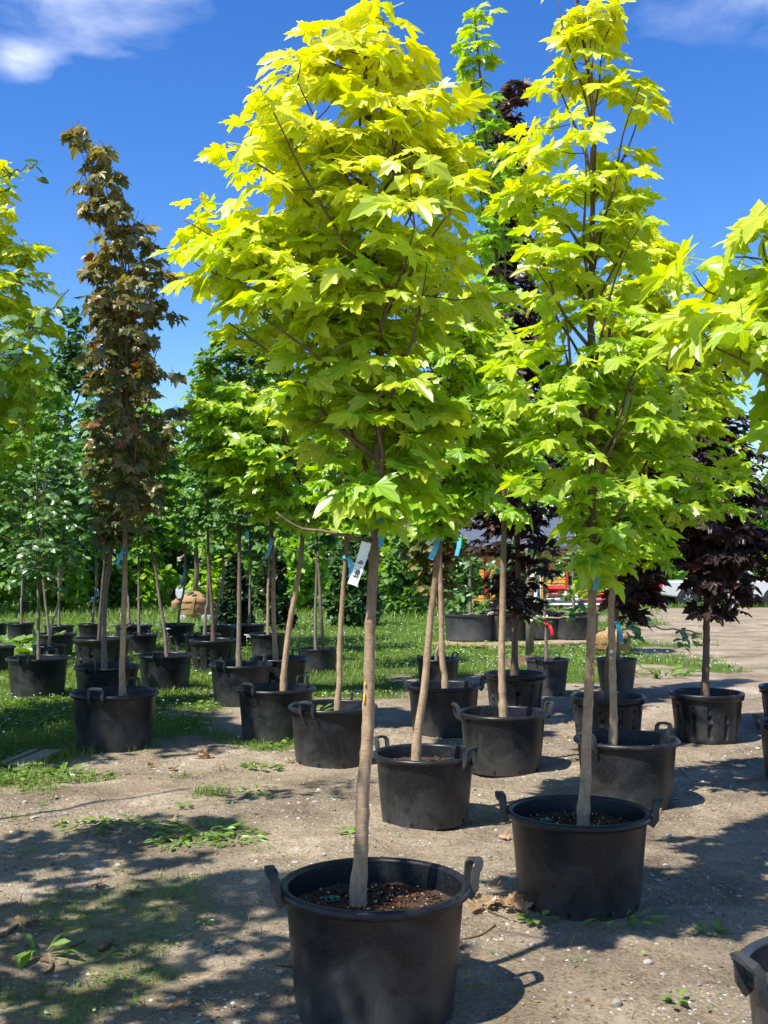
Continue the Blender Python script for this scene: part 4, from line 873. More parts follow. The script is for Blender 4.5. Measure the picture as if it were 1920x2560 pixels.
# ------------------------------------------------------------------ background trees and shrubs
def bg_tree(px, top, half, d, lm, label, seed, n=2600, low=.15, sz=.30, name='broadleaf_tree', conical=False, group=None, leafg='tiny', x_w=None):
    rg = np.random.default_rng(seed); p = pt(px, HOR, d); gzv = g1(p.x, d); base = Vector((p.x, d, gzv))
    h = CAMZ + (HOR - top) * d / F - gzv; rx = half * d / F
    t = thing(name, label, 'tree', base, 0, group)
    m = MB(); m.tube([(0, 0, -.1), (.05, 0, h * .3), (-.05, .05, h * .6), (0, 0, h * .9)], [.05 + h * .012, .04 + h * .009, .02 + h * .006, .02], 8)
    for k in range(7):
        a = k * 2.4; z0_ = h * (.25 + .07 * k); m.tube([(0, 0, z0_), (math.cos(a) * rx * .35, math.sin(a) * rx * .35, z0_ + h * .08), (math.cos(a) * rx * .75, math.sin(a) * rx * .75, z0_ + h * .16)], [.05, .03, .012], 5)
    obj('trunk', m.mesh('trunk', True), BK['brown'], t)
    n = int(n * (1.7 if not conical else 1)); ncl = 55 if not conical else 60; cen = []
    for _ in range(ncl):
        f = rg.random(); z = h * (low + (1 - low) * f) * .96
        prof = (1 - f) ** .8 * 1.0 + .05 if conical else math.sin(math.pi * (0.12 + .86 * f) ** .8) ** .6
        rr = rx * prof * rg.random() ** .45 * .85; th = rg.random() * 6.283; cen.append((rr * math.cos(th), rr * math.sin(th), z))
    cen = np.array(cen); ci = rg.integers(0, ncl, n); v = rg.normal(0, 1, (n, 3)); v /= np.linalg.norm(v, axis=1, keepdims=True)
    cr = rx * (.30 if not conical else .2) * rg.uniform(.7, 1.2, ncl)
    pos = cen[ci] + v * (cr[ci] * rg.random(n) ** .35)[:, None] * np.array([1, 1, .75]); pos[:, 2] = np.maximum(pos[:, 2], .15)
    dr = v + rg.normal(0, .5, (n, 3)) - [0, 0, .25]; nn = rg.normal(0, .5, (n, 3)) + [0, -.2, 1]
    tn = np.clip(rg.random(ncl)[ci] * .7 + rg.normal(0, .15, n) + .15, 0, 1)
    me = scatter_mesh('foliage', leafg, pos, frames(dr, nn), rg.uniform(.5, 1.2, n) * sz, rg.integers(0, len(GEO[leafg]), n), tn); me.materials.append(LM[lm]); c = obj('crown', me, None, t); stuff(c); c.color = (0, 0, 0, 1)
    return t
BT_ = 'trees in the belt behind the lawn'; BL = 'bushy green tree in the belt behind the lawn'
for i, (x, top, hw, d, lm, n) in enumerate([(-120, 780, 190, 33, 'bluegreen', 3200), (60, 880, 150, 31, 'green', 3000), (165, 745, 105, 36, 'bluegreen', 2600), (300, 1030, 140, 38, 'green', 2600), (430, 1040, 120, 41, 'bluegreen', 2400), (560, 960, 130, 46, 'green', 2600), (690, 900, 150, 40, 'bluegreen', 2800), (830, 1000, 130, 38, 'green', 2400), (960, 1020, 150, 48, 'limegreen', 2600),
        (1100, 1080, 130, 62, 'green', 2200), (1240, 1000, 150, 66, 'green', 2400), (1390, 1040, 150, 64, 'green', 2400), (1530, 1130, 140, 62, 'limegreen', 2200), (1660, 1180, 130, 66, 'green', 2200), (1790, 1220, 130, 64, 'limegreen', 2200), (1910, 1200, 120, 68, 'green', 2200), (2040, 1100, 150, 60, 'bluegreen', 2400), (-320, 850, 200, 36, 'green', 2400), (2250, 1100, 200, 62, 'green', 2000)]):
    bg_tree(x, top, hw, d, lm, {'bluegreen': 'dark blue-green tree', 'green': 'mid-green bushy tree', 'limegreen': 'yellow-green bushy tree'}[lm] + ' in the belt behind the lawn', 400 + i, n, group={'bluegreen': 'dark ', 'green': 'mid-green ', 'limegreen': 'yellow-green '}[lm] + BT_, sz=.25 * d / 40)
# brighter shrubs low in the belt
SL = 'low bushy shrub at the far edge of the lawn'
for i, (x, top, hw, d, lm) in enumerate([(-40, 1290, 120, 30, 'green'), (120, 1330, 100, 34, 'limegreen'), (250, 1350, 90, 36, 'green'), (350, 1340, 90, 37, 'limegreen'), (560, 1300, 90, 38, 'limegreen'), (660, 1290, 90, 36, 'green'), (760, 1270, 90, 35, 'limegreen'), (1000, 1290, 95, 45, 'limegreen'), (1330, 1300, 110, 60, 'limegreen'), (1600, 1320, 110, 58, 'limegreen'), (1800, 1340, 110, 60, 'green'), (1930, 1310, 90, 62, 'limegreen')]):
    bg_tree(x, top, hw, d, lm, SL.replace('low bushy', 'low yellow-green' if lm == 'limegreen' else 'low dark green'), 450 + i, 1700, .05, .26 * d / 36, 'shrub', group=('yellow-green ' if lm == 'limegreen' else 'dark green ') + 'shrubs along the lawn edge')
bg_tree(-799, -322, 540, 7.8, 'green', 'taller green tree added out of view to shade the bronze maple tubs', 480, 2600, .45, .17)  # unseen tree, added so its crown shades the left lawn and tubs
bg_tree(585, 1395, 52, 23.5, 'conifer', 'dark clipped cedar behind the two slanting stems', 470, 4200, .0, .15, 'cedar', True)
bg_tree(682, 1370, 52, 23.0, 'conifer', 'dark clipped cedar nearest the thick leaning maple trunk', 471, 4200, .0, .15, 'cedar', True)
bg_tree(880, 1330, 72, 24, 'bluegreen', 'dense dark rounded bush on the lawn behind the white bb tag', 472, 4600, .0, .16, 'shrub')
bg_tree(1140, 1350, 62, 34, 'green', 'leafy green bush behind the greyed big planter', 474, 2200, .05, .2, 'shrub')
bg_tree(1290, 1360, 60, 36, 'bluegreen', 'dark leafy bush behind the red tagged apple', 475, 2200, .05, .2, 'shrub')
bg_tree(1010, 1330, 60, 30, 'green', 'leafy green bush in front of the yellow-orange building', 473, 2200, .08, .2, 'shrub')

# ------------------------------------------------------------------ building
OR = simple('orange_clapboard', (.72, .30, .035), .6, .08, 8); RT = simple('red_trim', (.45, .035, .02), .5, .08); WH = simple('white_paint', (.78, .80, .82), .5, .05, 6); GLS = simple('window_glass', (.03, .04, .05), .08); ROOFM = simple('blue_grey_roof', (.085, .10, .13), .6, .1, 6)
d = 54.0; p = pt(1046, 1500, d); gzv = g1(p.x, d); bw, bh, bdp = 7.2, 2.75, 5.0
bld = thing('wooden_building', 'yellow-orange clapboard building with red trim and white doors', 'building', (p.x, d, gzv - .25))
m = MB(); m.box((bw / 2, bdp / 2 + .06, bh / 2 + .12), (bw - .05, bdp, bh + .24)); obj('wall', m.mesh('wall'), OR, bld)
nb = 15; ch = bh / nb
cb = {}
for (xa, xb) in ((.14, .95), (2.42, 3.15), (3.5, 5.0), (5.9, bw - .14)):
    for k in range(nb):
        key = round(xb - xa, 3)
        if key not in cb:
            w = xb - xa; q = MB(); q.add([(0, 0, 0), (w, 0, 0), (w, -.035, 0.005), (0, -.035, .005), (0, 0, ch), (w, 0, ch), (w, -.012, ch), (0, -.012, ch)], [[0, 1, 2, 3], [3, 2, 6, 7], [4, 7, 6, 5], [0, 3, 7, 4], [1, 5, 6, 2]]); cb[key] = q.mesh('clapboard'); cb[key].materials.append(OR)
        obj('clapboard', cb[key], None, bld, (xa, .02, .25 + k * ch))
for xa in (0.0, .97, 2.28, 3.18, bw - .13):
    m = MB(); m.box((xa + .065, -.03, bh / 2 + .25), (.13, .06, bh)); obj('trim_board', m.mesh('trim'), RT, bld)
for (xa, w) in ((1.1, 1.18), (5.0, .9)):
    dr = MB(); dr.box((xa + w / 2, -.01, 1.25), (w, .05, 2.05)); do = obj('door', dr.mesh('door'), WH, bld)
    q = MB(); q.box((xa + w * .3, -.045, 1.65), (w * .3, .02, .7)); obj('pane', q.mesh('pane'), GLS, do); q = MB(); q.box((xa + w * .72, -.045, 1.65), (w * .3, .02, .7)); obj('pane', q.mesh('pane'), GLS, do)
    q = MB(); q.box((xa + w / 2, -.05, 1.65), (.05, .03, .75)); obj('mullion', q.mesh('mullion'), WH, do)
m = MB(); e = .45; m.add([(-e, -e, bh + .25), (bw + e, -e, bh + .25), (bw + e, bdp / 2, bh + 1.7), (-e, bdp / 2, bh + 1.7), (-e, bdp + e, bh + .25), (bw + e, bdp + e, bh + .25), (-e, -e, bh + .38), (bw + e, -e, bh + .38), (bw + e, bdp / 2, bh + 1.85), (-e, bdp / 2, bh + 1.85), (-e, bdp + e, bh + .38), (bw + e, bdp + e, bh + .38)],
                [[0, 1, 2, 3], [3, 2, 5, 4], [6, 9, 8, 7], [9, 10, 11, 8], [0, 6, 7, 1], [4, 5, 11, 10], [0, 3, 9, 6], [3, 4, 10, 9], [1, 7, 8, 2], [2, 8, 11, 5]]); obj('roof', m.mesh('roof'), ROOFM, bld)

# ------------------------------------------------------------------ stacks of bagged soil
BAGR = simple('red_bag', (.62, .03, .035), .4, .3, 6); BAGW = simple('white_bag', (.62, .62, .62), .4, .1, 6); BAGP = simple('pink_bag', (.62, .16, .15), .4, .2, 6)
def bag_mesh(w, dp, h, mat):
    bm = bmesh.new(); bmesh.ops.create_grid(bm, x_segments=8, y_segments=6, size=.5); me = bpy.data.meshes.new('bag')
    vs = list(bm.verts); top = {}
    for v in vs: top[v] = (v.co.x, v.co.y)
    V, Fq = [], []
    n1, n2 = 9, 7
    for s in (1, -1):
        for j in range(n2):
            for i in range(n1):
                x, y = i / (n1 - 1) * 2 - 1, j / (n2 - 1) * 2 - 1; e = max(0, 1 - x ** 4) ** .5 * max(0, 1 - y ** 4) ** .5
                V.append((x * w / 2, y * dp / 2, h / 2 + s * h / 2 * e))
    for s in (0, 1):
        o = s * n1 * n2
        for j in range(n2 - 1):
            for i in range(n1 - 1):
                q = [o + j * n1 + i, o + j * n1 + i + 1, o + (j + 1) * n1 + i + 1, o + (j + 1) * n1 + i]; Fq.append(q if s == 0 else q[::-1])
    bm.free(); me = mesh_py('bag', V, Fq, True); me.materials.append(mat); return me
BM = [bag_mesh(1.18, .8, .19, mm) for mm in (BAGR, BAGW, BAGP)]
for si, (px, lay, nm) in enumerate(((1408, 4, 'pallet stack beside the espaliered apples'), (1480, 4, 'pallet stack behind the tall slender golden trunk'), (1552, 4, 'pallet stack near the drive'))):
    g = on_ground(px, 1528)
    t = thing('pallet', 'wooden pallet under the %s' % nm, 'pallet', g)
    for j in range(5): q = MB(); q.box((0, -.4 + j * .2, .12), (1.25, .12, .025)); obj('slat', q.mesh('slat'), WOOD, t)
    for j in (-1, 0, 1): q = MB(); q.box((j * .55, 0, .055), (.09, .9, .1)); obj('runner', q.mesh('runner'), WOOD, t)
    for k in range(lay):
        tag(obj('soil_bag', BM[(k + si) % 3 if k else 1], None, None, g + Vector((random.uniform(-.03, .03), 0, .135 + k * .165)), (0, 0, random.uniform(-.03, .03))), ['bottom', 'second', 'third', 'top'][k] + ' red-white soil bag in the ' + nm, 'bag')

# ------------------------------------------------------------------ vehicles
def wheel(parent, x, y, r, side):
    m = MB(); prof = [(r * .62, -.1), (r * .94, -.11), (r, -.07), (r, .07), (r * .94, .11), (r * .62, .1)]; m.lathe(prof, 28, close=True); M_ = (math.pi / 2, 0, 0)
    w = obj('wheel', None, None, parent, (x, y, r)); 
    me = smooth_by_angle(m.mesh('tyre'), 40); obj('tyre', me, TYRE, w, (0, 0, 0), M_)
    m = MB(); m.lathe([(r * .64, .0), (r * .62, .085), (r * .5, .06), (r * .2, .07), (.001, .085)], 28); m.lathe([(r * .64, 0), (r * .5, -.05), (.001, -.05)], 28)
    for k in range(6):
        a = k * math.pi / 3; m.tube([(math.cos(a) * r * .15, math.sin(a) * r * .15, .085), (math.cos(a) * r * .55, math.sin(a) * r * .55, .08)], r * .07, 6)
    obj('rim', smooth_by_angle(m.mesh('rim'), 40), CHROME, w, (0, 0, 0), (math.pi / 2 if side < 0 else -math.pi / 2, 0, 0))
TYRE = simple('tyre_rubber', (.018, .018, .019), .8); CHROME = simple('wheel_alloy', (.62, .63, .65), .25, .05, metallic=.9); TAIL = simple('tail_lamp', (.5, .02, .02), .2); DARKT = simple('dark_trim', (.02, .02, .022), .5); HEADL = simple('head_lamp', (.7, .72, .75), .1)
def extr(poly, y0, y1, inset=.0):
    n = len(poly); m = MB(); cx_ = sum(p[0] for p in poly) / n
    V = [(x, y0, z) for x, z in poly] + [(x, y1, z) for x, z in poly]
    m.add(V, [[i, (i + 1) % n, n + (i + 1) % n, n + i] for i in range(n)] + [list(range(n))[::-1], [n + i for i in range(n)]]); return m
def car(name, label, cat, loc, rz, paint, body, glass, wheels, r, W, tail_x, lamps, cabin=None):
    t = thing(name, label, cat, loc, rz)
    me = extr(body, -W / 2, W / 2).mesh('body'); bm = bmesh.new(); bm.from_mesh(me); bmesh.ops.recalc_face_normals(bm, faces=bm.faces[:]); bmesh.ops.bevel(bm, geom=bm.edges[:], offset=.05, segments=3, affect='EDGES', clamp_overlap=True); bm.to_mesh(me); bm.free(); b = obj('body', smooth_by_angle(me, 45), paint, t)
    if cabin:
        me = extr(cabin, -W / 2 + .12, W / 2 - .12).mesh('cabin'); bm = bmesh.new(); bm.from_mesh(me); bmesh.ops.recalc_face_normals(bm, faces=bm.faces[:]); bmesh.ops.bevel(bm, geom=bm.edges[:], offset=.06, segments=3, affect='EDGES', clamp_overlap=True); bm.to_mesh(me); bm.free(); obj('cabin', smooth_by_angle(me, 45), paint, t)
    for gpoly in glass:
        for s in (-1, 1):
            y = s * (W / 2 - (.12 if cabin else 0)); obj('window', extr(gpoly, y - .02, y + .02).mesh('window'), GLS, t)
    for x in wheels:
        for s in (-1, 1):
            m = MB(); m.tube([(x, s * (W / 2 - .25), r), (x, s * (W / 2 + .004), r)], r * 1.22, 24); obj('wheel_arch', m.mesh('arch'), DARKT, t); wheel(t, x, s * (W / 2 - .085), r, s)
    for (x, z, w_, h_, mm, nm) in lamps:
        for s in (-1, 1): m = MB(); m.box((x, s * (W / 2 - .12), z), (w_, .26, h_)); obj(nm, m.mesh(nm), mm, t)
    for x in (tail_x, body[-1][0]):
        m = MB(); m.box((x, 0, body[0][1] + .08), (.14, W * .94, .18)); obj('bumper', m.mesh('bumper'), DARKT, t)
    return t
SILV = simple('silver_paint', (.62, .64, .66), .25, .02, 3, .2); CBLUE = simple('blue_paint', (.05, .16, .52), .25, .03, 3); PALE = simple('pale_blue_paint', (.50, .58, .68), .25, .02, 3)
TB = [(0, .55), (0, 1.08), (2.0, 1.10), (3.8, 1.10), (5.35, 1.06), (5.6, .92), (5.62, .5), (4.9, .42), (.8, .42)]
TCB = [(2.0, 1.08), (2.08, 1.8), (2.3, 1.86), (3.4, 1.84), (4.15, 1.08)]
d = 46; g = on_ground(1640, 1534); g = Vector((pt(1634, 1500, d).x, d, g1(pt(1634, 1500, d).x, d)))
car('pickup_truck', 'silver pickup truck parked across the drive behind the purple maple', 'truck', g, R(3), SILV, TB, [[(2.2, 1.16), (2.22, 1.7), (2.9, 1.72), (2.9, 1.16)], [(3.0, 1.16), (3.0, 1.72), (3.35, 1.70), (3.95, 1.16)]], (1.12, 4.65), .37, 1.9, 0, [(.03, .9, .1, .28, TAIL, 'tail_light'), (5.56, .86, .12, .18, HEADL, 'headlight')], TCB)
SB = [(0, .4), (-.02, .72), (.05, .9), (.9, .95), (3.2, .95), (4.3, .82), (4.5, .66), (4.5, .4), (3.9, .3), (.7, .3)]
SCB = [(.75, .93), (1.35, 1.36), (1.7, 1.43), (2.5, 1.43), (3.35, .93)]
SG = [[(1.1, .98), (1.5, 1.33), (1.95, 1.37), (1.95, .98)], [(2.03, .98), (2.03, 1.37), (2.5, 1.36), (3.1, .98)]]
for (px, d, mm, lab, rz) in ((486, 58, PALE, 'pale blue sedan with red tail lamp parked beyond the large burlap ball', 4), (150, 60, CBLUE, 'bright blue sedan parked behind the apple leaves', -6), (268, 62, SILV, 'white sedan parked beyond the low brown ball', 2)):
    p = pt(px, 1460, d); car('parked_sedan', lab, 'car', (p.x, d, g1(p.x, d) - .0), R(rz), mm, SB, SG, (.85, 3.6), .32, 1.75, 0, [(.03, .78, .1, .16, TAIL, 'tail_light'), (4.44, .68, .12, .14, HEADL, 'headlight')], SCB)

# ------------------------------------------------------------------ ribbons, tags, paint marks
def ribbon(name, label, a, b, d, w_px, mat, knot=None, cat='ribbon', bend=.01, letter=None, kr=.02, group=None):
    A, B = pt(a[0], a[1], d), pt(b[0], b[1], d); ax = (B - A); ln = ax.length; ax.normalize(); w = w_px * d / F
    t = thing(name, label, cat, A, 0, group); side = Vector((-ax.z, 0, ax.x)); nrm = Vector((0, -1, 0)); n = 8; V = []; Fq = []
    if side.x < 0: side = -side
    for i in range(n + 1):
        f = i / n; c = ax * ln * f + nrm * (bend * math.sin(f * 3.0) + .012 * f) + side * (bend * .5 * math.sin(f * 4)); tw = .25 * math.sin(f * 2.5)
        s = side * math.cos(tw) + nrm * math.sin(tw)
        for q, e in ((-1, 0), (1, 0), (1, 1), (-1, 1)): V.append(c + s * (w / 2 * q) + nrm * (.0012 * e))
    for i in range(n):
        for k in range(4): k2 = (k + 1) % 4; Fq.append([i * 4 + k, i * 4 + k2, (i + 1) * 4 + k2, (i + 1) * 4 + k])
    Fq += [[3, 2, 1, 0], [n * 4, n * 4 + 1, n * 4 + 2, n * 4 + 3]]
    obj('strip', mesh_py('strip', V, Fq), mat, t)
    if knot:
        K = pt(knot[0], knot[1], d + .03) - A
        for q in range(2):
            m = MB(); m.tube([K + Vector((kr * math.cos(u), kr * math.sin(u), .012 * q + .006 * math.sin(u * 2 + q))) for u in [2 * math.pi * k / 16 for k in range(17)]], .005, 6, False); obj('loop', m.mesh('loop', True), mat, t)
        m = MB(); m.tube([K + Vector((0, -kr, .004)), Vector((0, -.004, 0))], [.008, .007], 6); obj('knot', m.mesh('knot', True), mat, t)
    if letter:
        cu = bpy.data.curves.new('lettering', 'FONT'); cu.body = letter; cu.size = w * .78; cu.align_x = 'CENTER'; cu.align_y = 'CENTER'; cu.offset = .0006; tmp = bpy.data.objects.new('tmp', cu); COL.objects.link(tmp)
        bpy.context.view_layer.update(); me = bpy.data.meshes.new_from_object(tmp.evaluated_get(bpy.context.evaluated_depsgraph_get())); bpy.data.objects.remove(tmp)
        # text runs up the strip; lay each vertex on the bent strip
        for v in me.vertices:
            f = .62 - v.co.x / ln; f = max(0.02, min(.98, f)); c = ax * ln * f + nrm * (bend * math.sin(f * 3.0) + .012 * f) + side * (bend * .5 * math.sin(f * 4)); tw = .25 * math.sin(f * 2.5); s = side * math.cos(tw) + nrm * math.sin(tw)
            v.co = c + s * (-v.co.y) + nrm * .004
        obj('lettering', me, INK, t)
    return t
dA = POTS['A']['d']; RB = 'flagging_ribbon'
ribbon(RB, 'teal-blue ribbon tied around the largest golden maple just below its first branches', (944, 1268), (955, 1368), dA - .035, 14, BLUE, (942, 1266), kr=.022)
ribbon('paper_tag', 'white paper tag lettered bb hanging by the largest golden trunk', (916, 1356), (882, 1462), dA - .06, 25, PAPER, None, 'tag', .004, "bb . b")
m = MB(); A_ = pt(916, 1358, dA - .062); m.tube([A_, pt(925, 1348, dA - .03), pt(934, 1352, dA)], .0012, 5); tag(obj('tag_wire', m.mesh('wire', True), INK), 'thin wire holding the white bb tag to the largest golden trunk', 'wire')
ribbon(RB, 'light blue ribbon on the slim knobbly trunk beside the white bb tag', (874, 1398), (879, 1442), POTS['AL']['d'] - .04, 12, BLUE2, (866, 1397), kr=.025)
ribbon(RB, 'long teal ribbon hanging on the tall slender golden trunk', (1493, 1380), (1488, 1476), POTS['B']['d'] - .035, 13, BLUE, (1483, 1378), kr=.022)
ribbon('paper_tag', 'curved blank white tag hanging near the wavy dotted trunk', (1546, 1344), (1567, 1388), POTS['E']['d'] - .05, 12, PAPER, None, 'tag', .02)
ribbon(RB, 'sky blue ribbon slanting from the leaning pale trunk', (1093, 1349), (1077, 1399), POTS['C']['d'] - .05, 14, BLUE2, (1098, 1348), kr=.025)
ribbon('paper_tag', 'pale slanted tag above the ribbon on the leaning pale trunk', (1093, 1331), (1068, 1362), POTS['C']['d'] - .055, 12, PAPER, None, 'tag', .008)
ribbon(RB, 'narrow blue ribbon hanging beside the swollen-footed trunk', (1149, 1336), (1142, 1390), POTS['G']['d'] - .3, 10, BLUE2, None)
ribbon(RB, 'blue ribbon high on the tallest purple maple', (1321, 1350), (1324, 1382), POTS['J']['d'] - .15, 10, BLUE, None)
ribbon(RB, 'dark blue ribbon slanting low on the tallest purple maple', (1303, 1497), (1322, 1538), POTS['J']['d'] - .05, 10, BLUE, (1296, 1496), kr=.03)
ribbon(RB, 'blue ribbon low on the thin stem behind the dotted trunk', (1543, 1558), (1553, 1606), POTS['I']['d'] - .05, 11, BLUE, (1535, 1556), kr=.025)
ribbon(RB, 'bright red tape on the espaliered apple in the tall greyish pot', (1373, 1562), (1381, 1588), POTS['K']['d'] - .05, 7, RED, (1364, 1560), kr=.022)
ribbon(RB, 'blue ribbon on the slim dark-ringed green maple', (610, 1298), (620, 1348), POTS['AI']['d'] - .05, 10, BLUE2, (600, 1298), kr=.025)
ribbon(RB, 'blue ribbon on the orange-footed green maple', (678, 1352), (667, 1395), POTS['AJ']['d'] - .05, 9, BLUE2, (683, 1350), kr=.028)
ribbon(RB, 'teal ribbon on the tall columnar bronze maple trunk', (304, 1382), (293, 1412), POTS['O']['d'] - .05, 9, BLUE, (312, 1381), kr=.026)
ribbon(RB, 'long blue ribbon on the slanting stem near the large root ball', (463, 1424), (452, 1462), POTS['AC']['d'] - .05, 6, BLUE, None)
YEL = simple('yellow_paint', (.75, .42, .02), .5); PNK = simple('pink_dot', (.75, .45, .45), .5); WHD = simple('white_dot', (.8, .78, .74), .5)
def mark(key, px, py, w, h, mat, label, rad):
    d = POTS[key]['d'] - rad; c = pt(px, py, d); s = d / F; m = MB(); n = 14; m.add([(0, -.003, 0)] + [(w * s / 2 * math.cos(a) * random.uniform(.8, 1.1), .002 * abs(math.cos(a)) + 0, h * s / 2 * math.sin(a)) for a in [2 * math.pi * k / n for k in range(n)]] + [(w * s / 2 * math.cos(a) * .98, .008, h * s / 2 * math.sin(a) * .98) for a in [2 * math.pi * k / n for k in range(n)]],
        [[0, 1 + (k + 1) % n, 1 + k] for k in range(n)] + [[1 + k, 1 + (k + 1) % n, 1 + n + (k + 1) % n, 1 + n + k] for k in range(n)]); tag(obj('paint_mark', m.mesh('mark', True), mat, None, c), label, 'paint mark')
mark('A', 913, 1712, 6, 12, YEL, 'small yellow paint dab on the largest golden trunk, upper one', .0225)
mark('A', 911, 1748, 7, 30, YEL, 'long yellow paint streak on the largest golden trunk', .0225)
mark('B', 1484, 1664, 7, 18, YEL, 'yellow paint dab on the tall slender golden trunk, upper one', .0205)
mark('B', 1481, 1696, 5, 18, YEL, 'thin yellow streak on the tall slender golden trunk', .0205)
mark('E', 1529, 1629, 9, 9, WHD, 'white round dot on the wavy golden trunk', .0225)
mark('E', 1527, 1645, 8, 8, PNK, 'pink round dot on the wavy golden trunk', .0225)
# low side branch of the largest golden maple and its knot
m = MB(); pA = bpy.data.objects
br = [pt(936, 1350, dA), pt(900, 1348, dA - .04), pt(860, 1338, dA - .06), pt(800, 1326, dA - .04), pt(756, 1322, dA), pt(715, 1300, dA), pt(690, 1280, dA)]
rootA = [o for o in COL.objects if o.type == 'EMPTY' and o.name == GM][0]; OA = rootA.location.copy()
path = catmull([b - OA for b in br], .03); m.tube(path, [.0075 - .004 * i / len(path) for i in range(len(path))], 7); obj('branch', m.mesh('branch', True), BK['twig'], rootA)

# ------------------------------------------------------------------ grass, clover, pebbles
def blade_geo(seed):
    r = random.Random(seed); b = r.uniform(.25, .7); w = .035
    V = [(-w, 0, 0), (w, 0, 0), (-w * .8, b * .25, .5), (w * .8, b * .25, .5), (0, b, .95)]
    return np.array([(x, y, z) for x, y, z in V]), np.array([[0, 1, 3], [0, 3, 2], [2, 3, 4]])
GEO['blade'] = [blade_geo(s) for s in range(6)]
def rock_geo(seed):
    r = random.Random(seed); V = []
    for k in range(6): a = k * math.pi / 3; V.append((math.cos(a) * r.uniform(.6, 1.1), math.sin(a) * r.uniform(.6, 1.1), r.uniform(-.15, .1)))
    V += [(r.uniform(-.2, .2), r.uniform(-.2, .2), r.uniform(.35, .6)), (0, 0, -.4)]
    return np.array(V), np.array([[k, (k + 1) % 6, 6] for k in range(6)] + [[(k + 1) % 6, k, 7] for k in range(6)])
GEO['rock'] = [rock_geo(s) for s in range(6)]
def in_pots(x, y):
    bad = np.zeros(len(x), bool)
    for P in POTS.values(): bad |= np.hypot(x - P['base'].x, y - P['d']) < P['D'] * .42
    return bad
def sample(n, y0, y1, seed, dens, pw=1.0):
    rg = np.random.default_rng(seed); y = y0 + (y1 - y0) * rg.random(n) ** pw; x = (rg.random(n) * 2 - 1) * (.37 * y + .4)
    k = (rg.random(n) < dens(x, y)) & ~in_pots(x, y); x, y = x[k], y[k]; return x, y, ground_z(x, y), rg
def grass(name, n, y0, y1, size, seed, dens, pw=1.0):
    x, y, z, rg = sample(n, y0, y1, seed, dens, pw); m_ = len(x); a = rg.random(m_) * 6.283; lean = rg.normal(0, .22, (m_, 2))
    dr = np.stack([np.cos(a), np.sin(a), np.zeros(m_)], -1); nn = np.concatenate([lean, np.ones((m_, 1))], 1)
    Rm = frames(dr, nn); patch = vnoise(x, y, 1.6, 9) * .7 + vnoise(x, y, 5, 10) * .3
    me = scatter_mesh(name, 'blade', np.stack([x, y, z - .004], -1), Rm, rg.uniform(size[0], size[1], m_) * (.6 + .8 * patch), rg.integers(0, 6, m_), np.clip(patch * 1.3 - .15 + rg.normal(0, .12, m_), 0, 1)); me.materials.append(LM['grass'])
    o = obj('grass', me); o.color = (0, 0, 0, 1); tag(stuff(o), name, 'grass'); return o
gd = lambda x, y: sm(grass_amt(x, y), .25, .8)
grass('lawn grass around the near and middle pots', 120000, 6.3, 14.5, (.03, .085), 1, gd, .8)
grass('lawn grass among the far pot rows', 90000, 14, 26, (.05, .12), 2, gd, .9)
grass('lawn grass running to the belt of trees', 45000, 25, 56, (.12, .26), 3, gd, .9)
grass('sparse short grass growing through the dirt', 90000, 3.3, 9.5, (.015, .055), 4, lambda x, y: sm(grass_amt(x, y), .12, .7) * sm(vnoise(x, y, 7, 21) * .6 + vnoise(x, y, 16, 22) * .4, .38, .62) + .012, .9)
# broad clover-like leaves
def clover(n, y0, y1, size, seed, dens, label, mat='weed'):
    x, y, z, rg = sample(n, y0, y1, seed, dens, .9); m_ = len(x); a = rg.random(m_) * 6.283; dr = np.stack([np.cos(a), np.sin(a), rg.uniform(-.1, .5, m_)], -1); nn = np.concatenate([rg.normal(0, .35, (m_, 2)), np.ones((m_, 1))], 1)
    me = scatter_mesh('clover', 'tiny', np.stack([x, y, z + rg.random(m_) * size[1] * .9], -1), frames(dr, nn), rg.uniform(*size, m_), rg.integers(0, 3, m_), rg.random(m_)); me.materials.append(LM[mat]); o = obj('ground_cover', me); o.color = (0, 0, 0, 1); tag(stuff(o), label, 'ground cover')
clover(42000, 6.8, 15, (.02, .055), 5, lambda x, y: gd(x, y) * sm(vnoise(x, y, 1.1, 12), .3, .7), 'broad-leaved clover and weeds low in the lawn')
clover(16000, 15, 28, (.04, .09), 6, lambda x, y: gd(x, y) * sm(vnoise(x, y, 1.0, 13), .3, .7), 'patchy clover among the far pot rows')
clover(9000, 3.3, 8.5, (.008, .022), 7, lambda x, y: sm(grass_amt(x, y), .15, .5) * .8 + .015, 'tiny seedlings scattered over the dirt')
x, y, z, rg = sample(5200, 9, 30, 8, lambda x, y: gd(x, y) * sm(vnoise(x, y, .8, 14), .45, .75)); n = len(x)
me = scatter_mesh('clover_flowers', 'rock', np.stack([x, y, z + rg.uniform(.03, .09, n)], -1), np.repeat(np.eye(3)[None], n, 0), rg.uniform(.008, .013, n) * (1 + y / 40), rg.integers(0, 6, n), rg.random(n)); me.materials.append(simple('clover_white', (.72, .72, .62), .8)); tag(stuff(obj('clover_flowers', me)), 'white clover flower heads dotted over the lawn', 'flowers')
x, y, z, rg = sample(60000, 3.3, 13, 9, lambda x, y: (1 - gd(x, y)) * (.16 + .88 * sm(vnoise(x, y, 1.4, 15) * .65 + vnoise(x, y, 4, 16) * .35, .42, .66)), .8); n = len(x); a = rg.random(n) * 6.283
